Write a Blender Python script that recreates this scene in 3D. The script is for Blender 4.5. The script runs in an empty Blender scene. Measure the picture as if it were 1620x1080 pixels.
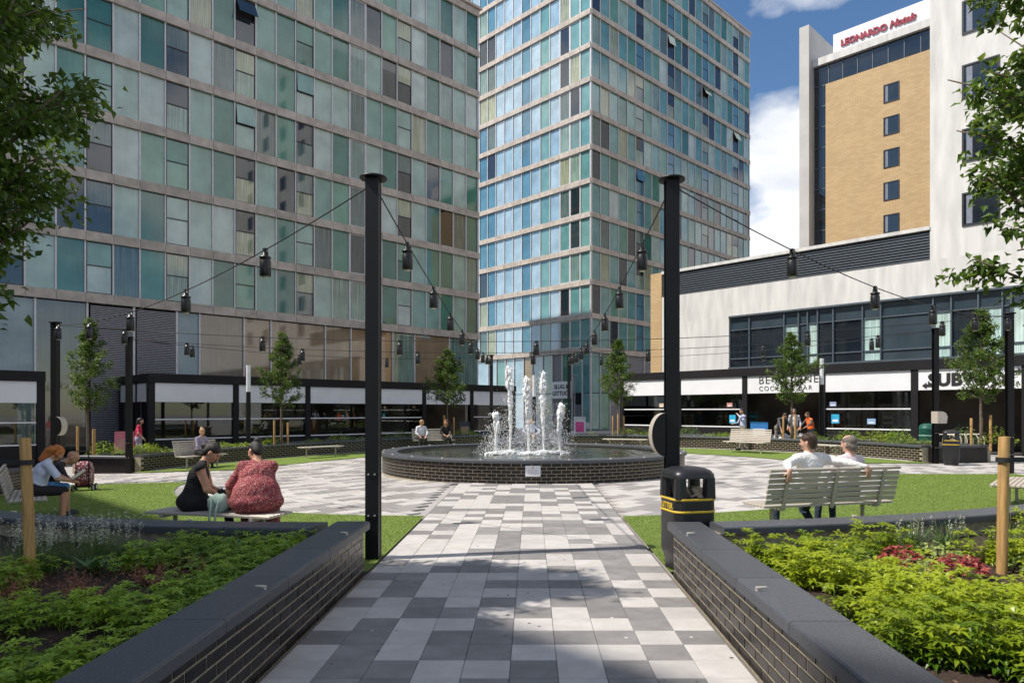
import bpy, bmesh, math, random
import numpy as np
from mathutils import Matrix, Vector, Euler
random.seed(7); RNG = np.random.default_rng(7)
R = math.radians
SC = bpy.context.scene
COL = SC.collection

# ------------------------------------------------------------------ camera, sky, sun
# photo: 1620 px wide, focal length 1080 px, principal point (841, 650), eye 1.64 m
FPX, CX, CY, EYE = 1080.0, 841.0, 650.0, 1.64
cam_d = bpy.data.cameras.new('camera'); cam = bpy.data.objects.new('camera', cam_d); COL.objects.link(cam)
cam.location = (0, 0, EYE); cam.rotation_euler = (R(90), 0, 0)
cam_d.sensor_width = 36; cam_d.lens = 36 * FPX / 1620
cam_d.shift_x = -(CX - 810) / 1620; cam_d.shift_y = (CY - 540) / 1620
cam_d.clip_end = 1500; cam_d.clip_start = 0.05
SC.camera = cam

SUN_AZ = math.atan2(-0.20, -0.98)          # direction towards the sun, in the ground plane
SUN_EL = R(53)
wd = bpy.data.worlds.new('World'); SC.world = wd; wd.use_nodes = True
nt = wd.node_tree; nt.nodes.clear()
N = nt.nodes.new; L = nt.links.new
sky = N('ShaderNodeTexSky'); sky.sky_type = 'NISHITA'; sky.sun_disc = False
sky.sun_elevation = SUN_EL; sky.sun_rotation = math.pi / 2 - SUN_AZ
sky.air_density = 1.0; sky.dust_density = 0.3; sky.ozone_density = 3.0
bg1 = N('ShaderNodeBackground'); bg1.inputs[1].default_value = 0.112
hs0 = N('ShaderNodeHueSaturation'); hs0.inputs['Saturation'].default_value = 1.12
L(sky.outputs[0], hs0.inputs['Color']); L(hs0.outputs[0], bg1.inputs[0])
bg2 = N('ShaderNodeBackground'); bg2.inputs[1].default_value = 1.0
tc = N('ShaderNodeTexCoord'); mp = N('ShaderNodeMapping')
mp.inputs['Location'].default_value = (1.7, 0.2, 0.8); mp.inputs['Rotation'].default_value = (0, 0, R(-9)); mp.inputs['Scale'].default_value = (1, 1, 1.9)
L(tc.outputs['Generated'], mp.inputs['Vector'])
n1 = N('ShaderNodeTexNoise'); n1.inputs['Scale'].default_value = 2.3; n1.inputs['Detail'].default_value = 9; n1.inputs['Roughness'].default_value = 0.52
L(mp.outputs[0], n1.inputs['Vector'])
rp = N('ShaderNodeValToRGB'); rp.color_ramp.elements[0].position = 0.5; rp.color_ramp.elements[1].position = 0.575
L(n1.outputs['Fac'], rp.inputs['Fac'])
n2 = N('ShaderNodeTexNoise'); n2.inputs['Scale'].default_value = 5.0; n2.inputs['Detail'].default_value = 5
L(mp.outputs[0], n2.inputs['Vector'])
rp2 = N('ShaderNodeValToRGB'); rp2.color_ramp.elements[0].position = 0.35; rp2.color_ramp.elements[0].color = (0.62, 0.66, 0.74, 1)
rp2.color_ramp.elements[1].position = 0.6; rp2.color_ramp.elements[1].color = (1, 1, 1, 1)
L(n2.outputs['Fac'], rp2.inputs['Fac']); L(rp2.outputs[0], bg2.inputs[0])
mx = N('ShaderNodeMixShader'); L(rp.outputs[0], mx.inputs[0]); L(bg1.outputs[0], mx.inputs[1]); L(bg2.outputs[0], mx.inputs[2])
wo = N('ShaderNodeOutputWorld'); L(mx.outputs[0], wo.inputs[0])

sd = bpy.data.lights.new('sun', 'SUN'); sd.energy = 5.0; sd.angle = R(0.53); sd.color = (1, 0.94, 0.85)
so = bpy.data.objects.new('sun', sd); COL.objects.link(so)
sdir = Vector((math.cos(SUN_AZ) * math.cos(SUN_EL), math.sin(SUN_AZ) * math.cos(SUN_EL), math.sin(SUN_EL)))
so.rotation_euler = (-sdir).to_track_quat('-Z', 'Y').to_euler(); so.location = sdir * 60
SC.view_settings.view_transform = 'Standard'; SC.view_settings.look = 'None'
SC.view_settings.exposure = 0.27; SC.view_settings.gamma = 1; SC.view_settings.use_curve_mapping = False
SC.render.engine = 'CYCLES'

# ------------------------------------------------------------------ helpers
def gz(x, y=0):                       # the plaza falls away gently to the left
    return -0.028 * max(0.0, -x - 1.7)
def px(x, y, h=0.0):                  # photo pixel of a point at height h above local level -> world (X, Y)
    Z = (EYE - h) * FPX / (y - CY); return ((x - CX) / FPX * Z, Z)
def pxz(x, Z): return ((x - CX) / FPX * Z, Z)

MATS = {}
def mat(name, col, rough=0.6, metal=0.0, var=0.12, scale=6.0, bump=0.0, bdist=0.01, bscale=60.0, rnd=0.0, ior=1.5, coat=0.0, detail=4, trans=0.0, col2=None, stretch=None):
    if name in MATS: return MATS[name]
    m = bpy.data.materials.new(name); m.use_nodes = True; t = m.node_tree
    b = t.nodes['Principled BSDF']; n = t.nodes.new; l = t.links.new
    b.inputs['Roughness'].default_value = rough; b.inputs['Metallic'].default_value = metal
    b.inputs['IOR'].default_value = ior; b.inputs['Coat Weight'].default_value = coat
    b.inputs['Transmission Weight'].default_value = trans
    tcn = n('ShaderNodeTexCoord'); vec = tcn.outputs['Object']
    if stretch:
        mpn = n('ShaderNodeMapping'); mpn.inputs['Scale'].default_value = stretch; l(vec, mpn.inputs['Vector']); vec = mpn.outputs[0]
    oi = n('ShaderNodeObjectInfo')
    ad = n('ShaderNodeVectorMath'); ad.operation = 'ADD'; l(vec, ad.inputs[0])
    ml = n('ShaderNodeVectorMath'); ml.operation = 'SCALE'; ml.inputs['Scale'].default_value = 13.0
    cb = n('ShaderNodeCombineXYZ'); l(oi.outputs['Random'], cb.inputs[0]); l(oi.outputs['Random'], cb.inputs[1]); l(cb.outputs[0], ml.inputs[0]); l(ml.outputs[0], ad.inputs[1])
    ns = n('ShaderNodeTexNoise'); ns.inputs['Scale'].default_value = scale; ns.inputs['Detail'].default_value = detail; l(ad.outputs[0], ns.inputs['Vector'])
    rmp = n('ShaderNodeValToRGB'); c = Vector(col)
    lo = c * (1 - var) if col2 is None else c
    hi = c * (1 + var) if col2 is None else Vector(col2)
    rmp.color_ramp.elements[0].position = 0.3; rmp.color_ramp.elements[1].position = 0.7
    rmp.color_ramp.elements[0].color = (*[max(0, x) for x in lo], 1); rmp.color_ramp.elements[1].color = (*[min(1, x) for x in hi], 1)
    l(ns.outputs['Fac'], rmp.inputs['Fac']); out = rmp.outputs[0]
    if rnd:
        hv = n('ShaderNodeHueSaturation'); mr = n('ShaderNodeMapRange'); mr.inputs[3].default_value = 1 - rnd; mr.inputs[4].default_value = 1 + rnd
        l(oi.outputs['Random'], mr.inputs[0]); l(mr.outputs[0], hv.inputs['Value']); l(out, hv.inputs['Color']); out = hv.outputs[0]
    l(out, b.inputs['Base Color'])
    if bump:
        nb = n('ShaderNodeTexNoise'); nb.inputs['Scale'].default_value = bscale; nb.inputs['Detail'].default_value = 5; l(vec, nb.inputs['Vector'])
        bp = n('ShaderNodeBump'); bp.inputs['Strength'].default_value = min(1, bump); bp.inputs['Distance'].default_value = bdist
        l(nb.outputs['Fac'], bp.inputs['Height']); l(bp.outputs[0], b.inputs['Normal'])
    MATS[name] = m; return m

def leaf_mat(name, col, col2, tl=0.35, rough=0.45, scale=3.0):
    if name in MATS: return MATS[name]
    m = bpy.data.materials.new(name); m.use_nodes = True; t = m.node_tree; n = t.nodes.new; l = t.links.new
    b = t.nodes['Principled BSDF']; b.inputs['Roughness'].default_value = rough
    o = t.nodes['Material Output']
    at = n('ShaderNodeAttribute'); at.attribute_name = 'tone'
    rmp = n('ShaderNodeValToRGB'); rmp.color_ramp.elements[0].color = (*col, 1); rmp.color_ramp.elements[1].color = (*col2, 1)
    l(at.outputs['Fac'], rmp.inputs['Fac']); l(rmp.outputs[0], b.inputs['Base Color'])
    tr = n('ShaderNodeBsdfTranslucent'); hv = n('ShaderNodeHueSaturation'); hv.inputs['Value'].default_value = 1.5; hv.inputs['Hue'].default_value = 0.485
    l(rmp.outputs[0], hv.inputs['Color']); l(hv.outputs[0], tr.inputs['Color'])
    ms = n('ShaderNodeMixShader'); ms.inputs[0].default_value = tl; l(b.outputs[0], ms.inputs[1]); l(tr.outputs[0], ms.inputs[2]); l(ms.outputs[0], o.inputs[0])
    MATS[name] = m; return m

def link(o, parent=None):
    COL.objects.link(o)
    if parent is not None: o.parent = parent
    return o
def tag(o, label=None, cat=None, group=None, kind=None):
    if label: o['label'] = label
    if cat: o['category'] = cat
    if group: o['group'] = group
    if kind: o['kind'] = kind
    return o
def thing(name, label, cat, loc=(0, 0, 0), rz=0.0, group=None):
    o = bpy.data.objects.new(name, None); o.empty_display_size = 0.2; COL.objects.link(o)
    o.location = loc; o.rotation_euler = (0, 0, rz); return tag(o, label, cat, group)
def inst(name, mesh, parent=None, M=None, loc=None, rz=0, scale=None):
    o = bpy.data.objects.new(name, mesh); link(o, parent)
    if M is not None: o.matrix_local = M
    else:
        if loc is not None: o.location = loc
        o.rotation_euler = (0, 0, rz)
        if scale is not None: o.scale = scale
    return o
def dup(root, loc, rz, label=None, group=None):
    def cp(o, par):
        c = o.copy(); COL.objects.link(c); c.parent = par
        for ch in o.children: cp(ch, c)
        return c
    r = cp(root, None); r.location = loc; r.rotation_euler = (0, 0, rz)
    if label: r['label'] = label
    if group: r['group'] = group
    return r
def TR(x, y, z): return Matrix.Translation((x, y, z))
def RZ(a): return Matrix.Rotation(a, 4, 'Z')
def RX(a): return Matrix.Rotation(a, 4, 'X')
def RY(a): return Matrix.Rotation(a, 4, 'Y')

class MB:
    def __init__(s): s.v = []; s.f = []; s.m = []
    def add(s, vs, fs, mi=0, M=None):
        o = len(s.v)
        if M is not None: vs = [tuple(M @ Vector(q)) for q in vs]
        s.v.extend(vs); s.f.extend([tuple(i + o for i in q) for q in fs]); s.m.extend([mi] * len(fs)); return s
    def box(s, c, d, mi=0, M=None):
        x, y, z = c; a, b, h = d[0] / 2, d[1] / 2, d[2] / 2
        vs = [(x + i * a, y + j * b, z + k * h) for k in (-1, 1) for j in (-1, 1) for i in (-1, 1)]
        return s.add(vs, [(0, 2, 3, 1), (4, 5, 7, 6), (0, 1, 5, 4), (2, 6, 7, 3), (0, 4, 6, 2), (1, 3, 7, 5)], mi, M)
    def bbox(s, c, d, bv=0.01, mi=0, M=None):      # box with chamfered top edges
        x, y, z = c; a, b, h = d[0] / 2, d[1] / 2, d[2] / 2
        vs = []
        for zz, k in ((-h, 0), (h - bv, 0), (h, bv)):
            vs += [(x - a + k, y - b + k, z + zz), (x + a - k, y - b + k, z + zz), (x + a - k, y + b - k, z + zz), (x - a + k, y + b - k, z + zz)]
        fs = [(3, 2, 1, 0), (8, 9, 10, 11)]
        for r in (0, 4):
            for i in range(4):
                j = (i + 1) % 4; fs.append((r + i, r + j, r + 4 + j, r + 4 + i))
        return s.add(vs, fs, mi, M)
    def cyl(s, p0, p1, r0, r1=None, n=12, mi=0, cap=True, M=None):
        r1 = r0 if r1 is None else r1
        p0 = Vector(p0); p1 = Vector(p1); d = (p1 - p0).normalized()
        a = d.orthogonal().normalized(); b = d.cross(a)
        vs = []
        for p, r in ((p0, r0), (p1, r1)):
            for i in range(n):
                t = 2 * math.pi * i / n; vs.append(tuple(p + (a * math.cos(t) + b * math.sin(t)) * r))
        fs = [(i, (i + 1) % n, n + (i + 1) % n, n + i) for i in range(n)]
        if cap: fs += [tuple(range(n - 1, -1, -1)), tuple(range(n, 2 * n))]
        return s.add(vs, fs, mi, M)
    def tube(s, path, rad, n=8, mi=0, M=None):
        path = [Vector(p) for p in path]; vs = []; k = len(path)
        a = None
        for i, p in enumerate(path):
            d = (path[min(i + 1, k - 1)] - path[max(i - 1, 0)]).normalized()
            if a is None: a = d.orthogonal().normalized()
            a = (a - d * a.dot(d)).normalized(); b = d.cross(a)
            r = rad[i] if isinstance(rad, (list, tuple)) else rad
            for j in range(n):
                t = 2 * math.pi * j / n; vs.append(tuple(p + (a * math.cos(t) + b * math.sin(t)) * r))
        fs = [(i * n + j, i * n + (j + 1) % n, (i + 1) * n + (j + 1) % n, (i + 1) * n + j) for i in range(k - 1) for j in range(n)]
        fs += [tuple(range(n - 1, -1, -1)), tuple(range((k - 1) * n, k * n))]
        return s.add(vs, fs, mi, M)
    def lathe(s, prof, n=24, mi=0, M=None, a0=0.0, a1=2 * math.pi):
        full = abs(a1 - a0 - 2 * math.pi) < 1e-6; c = n if full else n + 1
        vs = [(r * math.cos(a0 + (a1 - a0) * i / n), r * math.sin(a0 + (a1 - a0) * i / n), z) for r, z in prof for i in range(c)]
        fs = []
        for q in range(len(prof) - 1):
            for i in range(n):
                j = (i + 1) % c; fs.append((q * c + i, q * c + j, (q + 1) * c + j, (q + 1) * c + i))
        return s.add(vs, fs, mi, M)
    def prism(s, poly, z0, z1, mi=0, M=None):
        n = len(poly); vs = [(x, y, z0) for x, y in poly] + [(x, y, z1) for x, y in poly]
        fs = [tuple(range(n - 1, -1, -1)), tuple(range(n, 2 * n))] + [(i, (i + 1) % n, n + (i + 1) % n, n + i) for i in range(n)]
        return s.add(vs, fs, mi, M)
    def mesh(s, name, mats, smooth=False, warp=False):
        me = bpy.data.meshes.new(name)
        v = [(x, y, z + gz(x)) for x, y, z in s.v] if warp else s.v
        me.from_pydata(v, [], s.f)
        for m in (mats if isinstance(mats, (list, tuple)) else [mats]): me.materials.append(m)
        if any(s.m): me.polygons.foreach_set('material_index', s.m)
        if smooth: me.polygons.foreach_set('use_smooth', [True] * len(s.f))
        me.update(); return me
    def build(s, name, mats, parent=None, smooth=False, warp=False, M=None, auto=None):
        me = s.mesh(name, mats, smooth, warp); o = bpy.data.objects.new(name, me); link(o, parent)
        if M is not None: o.matrix_local = M
        if auto: me.set_sharp_from_angle(angle=R(auto))
        return o

def npmesh(name, V, F, mats, tone=None, smooth=False, mi=None):
    """V (n,3), F (m,k) numpy"""
    me = bpy.data.meshes.new(name); n, k = F.shape
    me.vertices.add(len(V)); me.vertices.foreach_set('co', np.asarray(V, dtype=np.float32).ravel())
    me.loops.add(n * k); me.loops.foreach_set('vertex_index', F.astype(np.int32).ravel())
    me.polygons.add(n); me.polygons.foreach_set('loop_start', np.arange(0, n * k, k, dtype=np.int32))
    if mi is not None: me.polygons.foreach_set('material_index', mi.astype(np.int32))
    for m in (mats if isinstance(mats, (list, tuple)) else [mats]): me.materials.append(m)
    if tone is not None:
        a = me.attributes.new('tone', 'FLOAT', 'POINT'); a.data.foreach_set('value', np.asarray(tone, dtype=np.float32))
    me.update(calc_edges=True); me.validate()
    me.polygons.foreach_set('use_smooth', [bool(smooth)] * len(me.polygons))
    return me
def boxes_np(mats_list, hx, hy, hz):
    """joined boxes: list of 4x4 matrices"""
    c = np.array([(i * hx, j * hy, k * hz, 1) for k in (-1, 1) for j in (-1, 1) for i in (-1, 1)], dtype=float)
    fq = np.array([(0, 2, 3, 1), (4, 5, 7, 6), (0, 1, 5, 4), (2, 6, 7, 3), (0, 4, 6, 2), (1, 3, 7, 5)])
    A = np.array([np.array(m) for m in mats_list])
    V = np.einsum('nij,kj->nki', A, c)[:, :, :3]
    F = (fq[None] + (np.arange(len(A)) * 8)[:, None, None]).reshape(-1, 4)
    return V.reshape(-1, 3), F
def pieces(parent, name, mesh, half, Ms, material, cap=300, plural=None, eye=(0, 0, EYE)):
    """alike pieces: the `cap` nearest as objects, the rest joined as one stuff part"""
    P = np.array(parent.matrix_basis) if parent else np.eye(4)
    d = [np.linalg.norm((P @ np.array(M))[:3, 3] - np.array(eye)) for M in Ms]
    order = np.argsort(d)
    for q in order[:cap]: inst(name, mesh, parent, M=Ms[q])
    rest = [Ms[q] for q in order[cap:]]
    if rest:
        V, F = boxes_np(rest, *half); o = bpy.data.objects.new(plural or name + 's', npmesh(name + 's', V, F, material)); link(o, parent); o['kind'] = 'stuff'
def text_mesh(body, size, ext=0.01, bold=0.0, material=None, align='CENTER', shear=0.0, space=1.0):
    cu = bpy.data.curves.new('lettering', 'FONT'); cu.body = body; cu.size = size; cu.extrude = ext; cu.offset = bold
    cu.align_x = align; cu.shear = shear; cu.space_character = space; cu.resolution_u = 3
    o = bpy.data.objects.new('tmp', cu); COL.objects.link(o)
    dg = bpy.context.evaluated_depsgraph_get(); me = bpy.data.meshes.new_from_object(o.evaluated_get(dg))
    bpy.data.objects.remove(o); bpy.data.curves.remove(cu)
    me.materials.clear(); me.materials.append(material); me.name = 'lettering'; return me

# shared materials
M_black = mat('black_painted_steel', (0.0065, 0.006, 0.007), 0.5, ior=1.36, var=0.25, scale=2, bump=0.05, bscale=30)
M_frame = mat('black_frame_cladding', (0.010, 0.009, 0.0105), 0.6, ior=1.36, var=0.2, scale=1.5)
M_steel = mat('brushed_stainless', (0.47, 0.42, 0.36), 0.5, metal=0.15, var=0.12, scale=10, stretch=(1, 20, 20))
M_gran = mat('dark_granite_coping', (0.068, 0.073, 0.084), 0.45, var=0.5, scale=160, detail=8, bump=0.25, bscale=120, rnd=0.12)
M_brick = mat('glazed_black_brick', (0.014, 0.0105, 0.010), 0.3, var=0.6, scale=9, bump=0.25, bscale=35, rnd=0.5, ior=1.42)
M_mort = mat('pale_mortar', (0.36, 0.31, 0.22), 0.9, var=0.25, scale=20, bump=0.4, bscale=200)
M_conc = mat('facade_concrete', (0.47, 0.41, 0.365), 0.85, var=0.2, scale=2.5, bump=0.2, bscale=40, rnd=0.1, detail=8)
M_alu = mat('pale_aluminium', (0.62, 0.59, 0.60), 0.45, metal=0.2, var=0.08)
M_white = mat('white_panel', (0.78, 0.78, 0.80), 0.45, var=0.04, scale=1.5)
M_rend = mat('white_render', (0.62, 0.605, 0.58), 0.85, var=0.16, scale=0.9, detail=9, bump=0.1, bscale=30, stretch=(3, 3, 0.5))
M_tan = mat('tan_brickwork', (0.56, 0.395, 0.215), 0.85, var=0.05, scale=.5, detail=8, bump=0.2, bscale=30)
M_dark = mat('dark_interior', (0.012, 0.012, 0.013), 0.8, var=0.3, scale=1)
M_soil = mat('bark_mulch', (0.034, 0.019, 0.013), 0.95, var=0.6, scale=60, bump=1.0, bscale=50, detail=8)
M_wood = mat('round_timber', (0.42, 0.25, 0.09), 0.7, var=0.3, scale=6, bump=0.2, bscale=40, stretch=(8, 8, 0.7))
M_bark = mat('tree_bark', (0.13, 0.10, 0.07), 0.9, var=0.35, scale=14, bump=0.6, bscale=40, stretch=(3, 3, 0.6))
M_rubber = mat('black_rubber', (0.015, 0.015, 0.016), 0.7)

def brickwork(m, sc=1.0):
    """fine brick courses drawn into the tan walls, too far off to pick apart"""
    t = m.node_tree; b = t.nodes['Principled BSDF']; n = t.nodes.new; l = t.links.new
    src = b.inputs['Base Color'].links[0].from_socket
    tc_ = n('ShaderNodeTexCoord'); sx = n('ShaderNodeSeparateXYZ'); cb = n('ShaderNodeCombineXYZ'); ad = n('ShaderNodeMath'); l(tc_.outputs['Object'], sx.inputs[0]); l(sx.outputs[0], ad.inputs[0]); l(sx.outputs[1], ad.inputs[1]); l(ad.outputs[0], cb.inputs[0]); l(sx.outputs[2], cb.inputs[1])
    br = n('ShaderNodeTexBrick'); br.inputs['Scale'].default_value = 1.0; br.inputs['Brick Width'].default_value = .45; br.inputs['Row Height'].default_value = .15; br.inputs['Mortar Size'].default_value = .012
    br.inputs['Color1'].default_value = (1, 1, 1, 1); br.inputs['Color2'].default_value = (.86, .84, .80, 1); br.inputs['Mortar'].default_value = (.74, .72, .68, 1); l(cb.outputs[0], br.inputs['Vector'])
    mx_ = n('ShaderNodeMix'); mx_.data_type = 'RGBA'; mx_.blend_type = 'MULTIPLY'; mx_.inputs['Factor'].default_value = 1.0
    l(src, mx_.inputs[6]); l(br.outputs['Color'], mx_.inputs[7]); l(mx_.outputs[2], b.inputs['Base Color'])
brickwork(M_tan)
# ------------------------------------------------------------------ ground
C0 = Vector((0.0, 19.5))               # centre of the round plaza
R_PAV, R_WALL = 9.1, 12.7
def pol(r, a): return (C0.x + r * math.cos(a), C0.y + r * math.sin(a))
M_lt = mat('light_concrete_slab', (0.445, 0.42, 0.40), 0.8, var=0.11, scale=5, bump=0.15, bscale=150, rnd=0.09, detail=8)
M_dk = mat('grey_concrete_slab', (0.215, 0.205, 0.20), 0.8, var=0.16, scale=5, bump=0.15, bscale=150, rnd=0.12, detail=8)
M_base = mat('street_paving', (0.34, 0.32, 0.31), 0.85, var=0.12, scale=0.8, detail=8, bump=0.1, bscale=60)
M_joint = mat('slab_joint_sand', (0.16, 0.14, 0.12), 0.95, var=0.2, scale=20)
M_kerb = mat('pale_kerb', (0.50, 0.46, 0.42), 0.85, var=0.1, scale=5, bump=0.1)
b = MB()
xs = [-220, -60, -30, -20, -14, -10, -6, -3, -1.7, 0, 1.7, 20, 60, 220]; ys = [-120, -20, 0, 20, 40, 80, 260]
vs = [(x, y, max(gz(x), -0.5) - 0.03) for y in ys for x in xs]; nx_ = len(xs)
b.add(vs, [(j * nx_ + i, j * nx_ + i + 1, (j + 1) * nx_ + i + 1, (j + 1) * nx_ + i) for j in range(len(ys) - 1) for i in range(nx_ - 1)])
tag(b.build('ground', M_base), kind='structure')

# walkway slabs towards the fountain: 10 columns of 0.3 m
walk = MB().box((-0.135, 7.0, -0.018), (3.06, 17.6, 0.03)).build('walkway', M_joint); tag(walk, kind='structure')
T = 0.297
tile_l = MB().bbox((0, 0, 0), (T, T, 0.03), 0.003).mesh('slab', M_lt); tile_d = MB().bbox((0, 0, 0), (T, T, 0.03), 0.003).mesh('slab', M_dk)
rt = random.Random(21); cells = []
PAT = ["LLDLLDDLDD", "DLDDLDLLLD", "LDLDLLDDLD"]
rows0 = 2.05
# rows written down from the photograph for the nearest slabs, front to back (D dark, L light)
NEAR = {2: "DLDDDDDDDD", 3: "LDLDLLLLLL", 4: "DLDLLDDDLD", 5: "LLDLLDDLDD"[:10], 6: "LDDLDDLDDL"[:10], 7: "LDDLLDLDLL", 8: "LDLDDLLLDL", 9: "DDLDDDDDLD", 10: "LDLLDLLLDL"}
for r in range(0, 45):
    y = rows0 + 0.3025 * (r + 0.5)
    for c in range(10):
        x = -1.485 + 0.3 * c - 0.002
        if r in NEAR: dk = NEAR[r][c] == 'D'
        else: dk = rt.random() < 0.47
        cells.append((x, y, dk))
near = sorted(cells, key=lambda q: abs(q[1] - 1.5))[:300]; ns = set(near)
for x, y, dk in near: inst('slab', tile_d if dk else tile_l, walk, loc=(x, y, -0.003))
for dk, mm in ((True, M_dk), (False, M_lt)):
    q = [TR(x, y, -0.003) for x, y, d in cells if d == dk and (x, y, d) not in ns]
    V, F = boxes_np(q, T / 2, T / 2, 0.015); o = link(bpy.data.objects.new('slabs', npmesh('slabs', V, F, mm)), walk); o['kind'] = 'stuff'

# chewing gum and small stains trodden into the slabs
rt2 = random.Random(4); b = MB()
for _ in range(150):
    x, y = rt2.uniform(-1.6, 1.35), rt2.uniform(2.2, 14.5); r = rt2.uniform(.006, .017); k = 8; a0 = rt2.uniform(0, 6)
    b.add([(x + r * rt2.uniform(.75, 1.2) * math.cos(a0 + 2 * math.pi * i / k), y + r * rt2.uniform(.75, 1.2) * math.sin(a0 + 2 * math.pi * i / k), .0135) for i in range(k)], [tuple(range(k))], rt2.choice((0, 0, 1)))
o = b.build('gum_spots', [mat('old_gum', (.12, .11, .105), .8), mat('pale_gum', (.55, .53, .5), .8)], walk); o['kind'] = 'stuff'
# round paved court and the three other paths: slabs laid at 45 degrees, joined
court = MB(); n = 96
ring = [pol(R_PAV + .3, 2 * math.pi * i / n) for i in range(n)]
b = MB(); b.add([(x, y, gz(x) - 0.028) for x, y in ring] , [tuple(range(n))])
court = b.build('paved_court', M_joint); tag(court, kind='structure')
def in_path(x, y):
    if math.hypot(x - C0.x, y - C0.y) < R_PAV + 0.25: return True
    if abs(y - 19.5) < 1.75 and 8 < abs(x) < 26: return True
    if abs(x + 0.13) < 1.5 and 27 < y < 42: return True
    return False
rt = random.Random(5); q = {0: [], 1: [], 2: [], 3: []}
S2 = math.sqrt(0.5); tw, tl_ = 0.3, 0.6
for i in range(-75, 76):
    for j in range(-150, 151):
        u = i * tl_ + (0.3 if j % 2 else 0); v = j * tw
        x = C0.x + (u - v) * S2; y = C0.y + (u + v) * S2
        if not in_path(x, y): continue
        if abs(x + 0.135) < 1.62 and y < 15.6: continue
        if math.hypot(x, y - 19.5) < 3.9: continue
        k = (0 if rt.random() < 0.5 else 1) + (2 if rt.random() < 0.40 else 0)
        M = TR(x, y, gz(x) - 0.013) @ RZ(R(45)) @ RY(0.0)
        q[k].append(M)
M_lt2 = mat('light_concrete_slab_b', (0.41, 0.385, 0.37), 0.8, var=0.07, scale=30, bump=0.1, bscale=150)
M_dk2 = mat('grey_concrete_slab_b', (0.27, 0.255, 0.25), 0.8, var=0.1, scale=30, bump=0.1, bscale=150)
for k, mm in ((0, M_lt), (1, M_lt2), (2, mat('mid_concrete_slab', (.235, .22, .215), .8, var=.1, scale=30, bump=.1, bscale=150)), (3, M_dk2)):
    V, F = boxes_np(q[k], tl_ / 2 - 0.002, tw / 2 - 0.002, 0.014)
    o = link(bpy.data.objects.new('slabs', npmesh('slabs', V, F, mm)), court); o['kind'] = 'stuff'

# grass quadrants
def turf_mat():
    m = mat('artificial_turf', (0.105, 0.165, 0.018), 0.75, var=0.0, scale=3, bump=0.9, bscale=220, col2=(0.17, 0.24, 0.03), detail=9, stretch=(1, 2.5, 1))
    return m
M_turf = turf_mat()
M_blade = leaf_mat('turf_blade', (0.08, 0.14, 0.012), (0.22, 0.30, 0.04), 0.3)
def quad_arc(a0, a1, r0, r1, n=40): return [pol(r1, a0 + (a1 - a0) * i / n) for i in range(n + 1)], [pol(r0, a0 + (a1 - a0) * i / n) for i in range(n + 1)]
def lawn(sx, sy):
    # sector between the court and the planter wall, cut by the straight paths
    b = MB(); n = 60; rows = 8; vs = []; ok = []
    xe = 1.40 if (sx > 0) else 1.66
    ye = 1.85
    pts = []
    for i in range(n + 1):
        r_ = []
        for j in range(rows + 1):
            r = R_PAV - .05 + (R_WALL - 0.02 - R_PAV + .05) * j / rows
            a_lo = math.asin(ye / r); a_hi = math.acos((xe if sy < 0 else 1.6) / r)
            a = a_lo + (a_hi - a_lo) * i / n
            x = C0.x + sx * r * math.cos(a); y = C0.y + sy * r * math.sin(a)
            r_.append((x, y, gz(x) + 0.018))
        pts += r_
    fs = []
    for i in range(n):
        for j in range(rows):
            a = i * (rows + 1) + j; f = (a, a + 1, a + rows + 2, a + rows + 1)
            fs.append(f if sx * sy > 0 else f[::-1])
    b.add(pts, fs)
    o = b.build('lawn', M_turf); tag(o, kind='structure')
    if sy < 0:
        m = 60000; rr = np.sqrt(RNG.uniform(R_PAV ** 2, (R_WALL - .05) ** 2, m)); aa = RNG.uniform(0, math.pi / 2, m)
        x = sx * rr * np.cos(aa); y = 19.5 + sy * rr * np.sin(aa)
        k = (np.abs(x) > xe + .02) & (np.abs(y - 19.5) > ye + .02); x = x[k]; y = y[k]; m = len(x)
        z = -0.028 * np.maximum(0, -x - 1.7) + 0.015
        t = RNG.uniform(0, 2 * np.pi, m); w = RNG.uniform(.003, .006, m); h = RNG.uniform(.012, .03, m); ln = RNG.normal(0, .014, (m, 2))
        V = np.zeros((m, 3, 3)); V[:, 0] = np.stack([x - np.cos(t) * w, y - np.sin(t) * w, z], 1); V[:, 1] = np.stack([x + np.cos(t) * w, y + np.sin(t) * w, z], 1)
        V[:, 2] = np.stack([x + ln[:, 0], y + ln[:, 1], z + h], 1)
        g = link(bpy.data.objects.new('turf_blades', npmesh('turf_blades', V.reshape(-1, 3), np.arange(m * 3).reshape(-1, 3), M_blade, tone=np.repeat(RNG.uniform(0, 1, m), 3))), o); g['kind'] = 'stuff'
for sx in (-1, 1):
    for sy in (-1, 1): lawn(sx, sy)
# pale kerb between walls and lawn of the far side
for nm, a0, a1 in (('kerb', R(12), R(80)), ('kerb', R(100), R(168))):
    b = MB(); n = 50; vs = []
    for i in range(n + 1):
        a = a0 + (a1 - a0) * i / n
        for r in (R_WALL - 0.28, R_WALL + 0.02):
            x, y = pol(r, a); vs.append((x, y, gz(x) + 0.022))
    b.add(vs, [(2 * i, 2 * i + 2, 2 * i + 3, 2 * i + 1)[::-1] for i in range(n)]); tag(b.build(nm, M_kerb), kind='structure')
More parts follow.
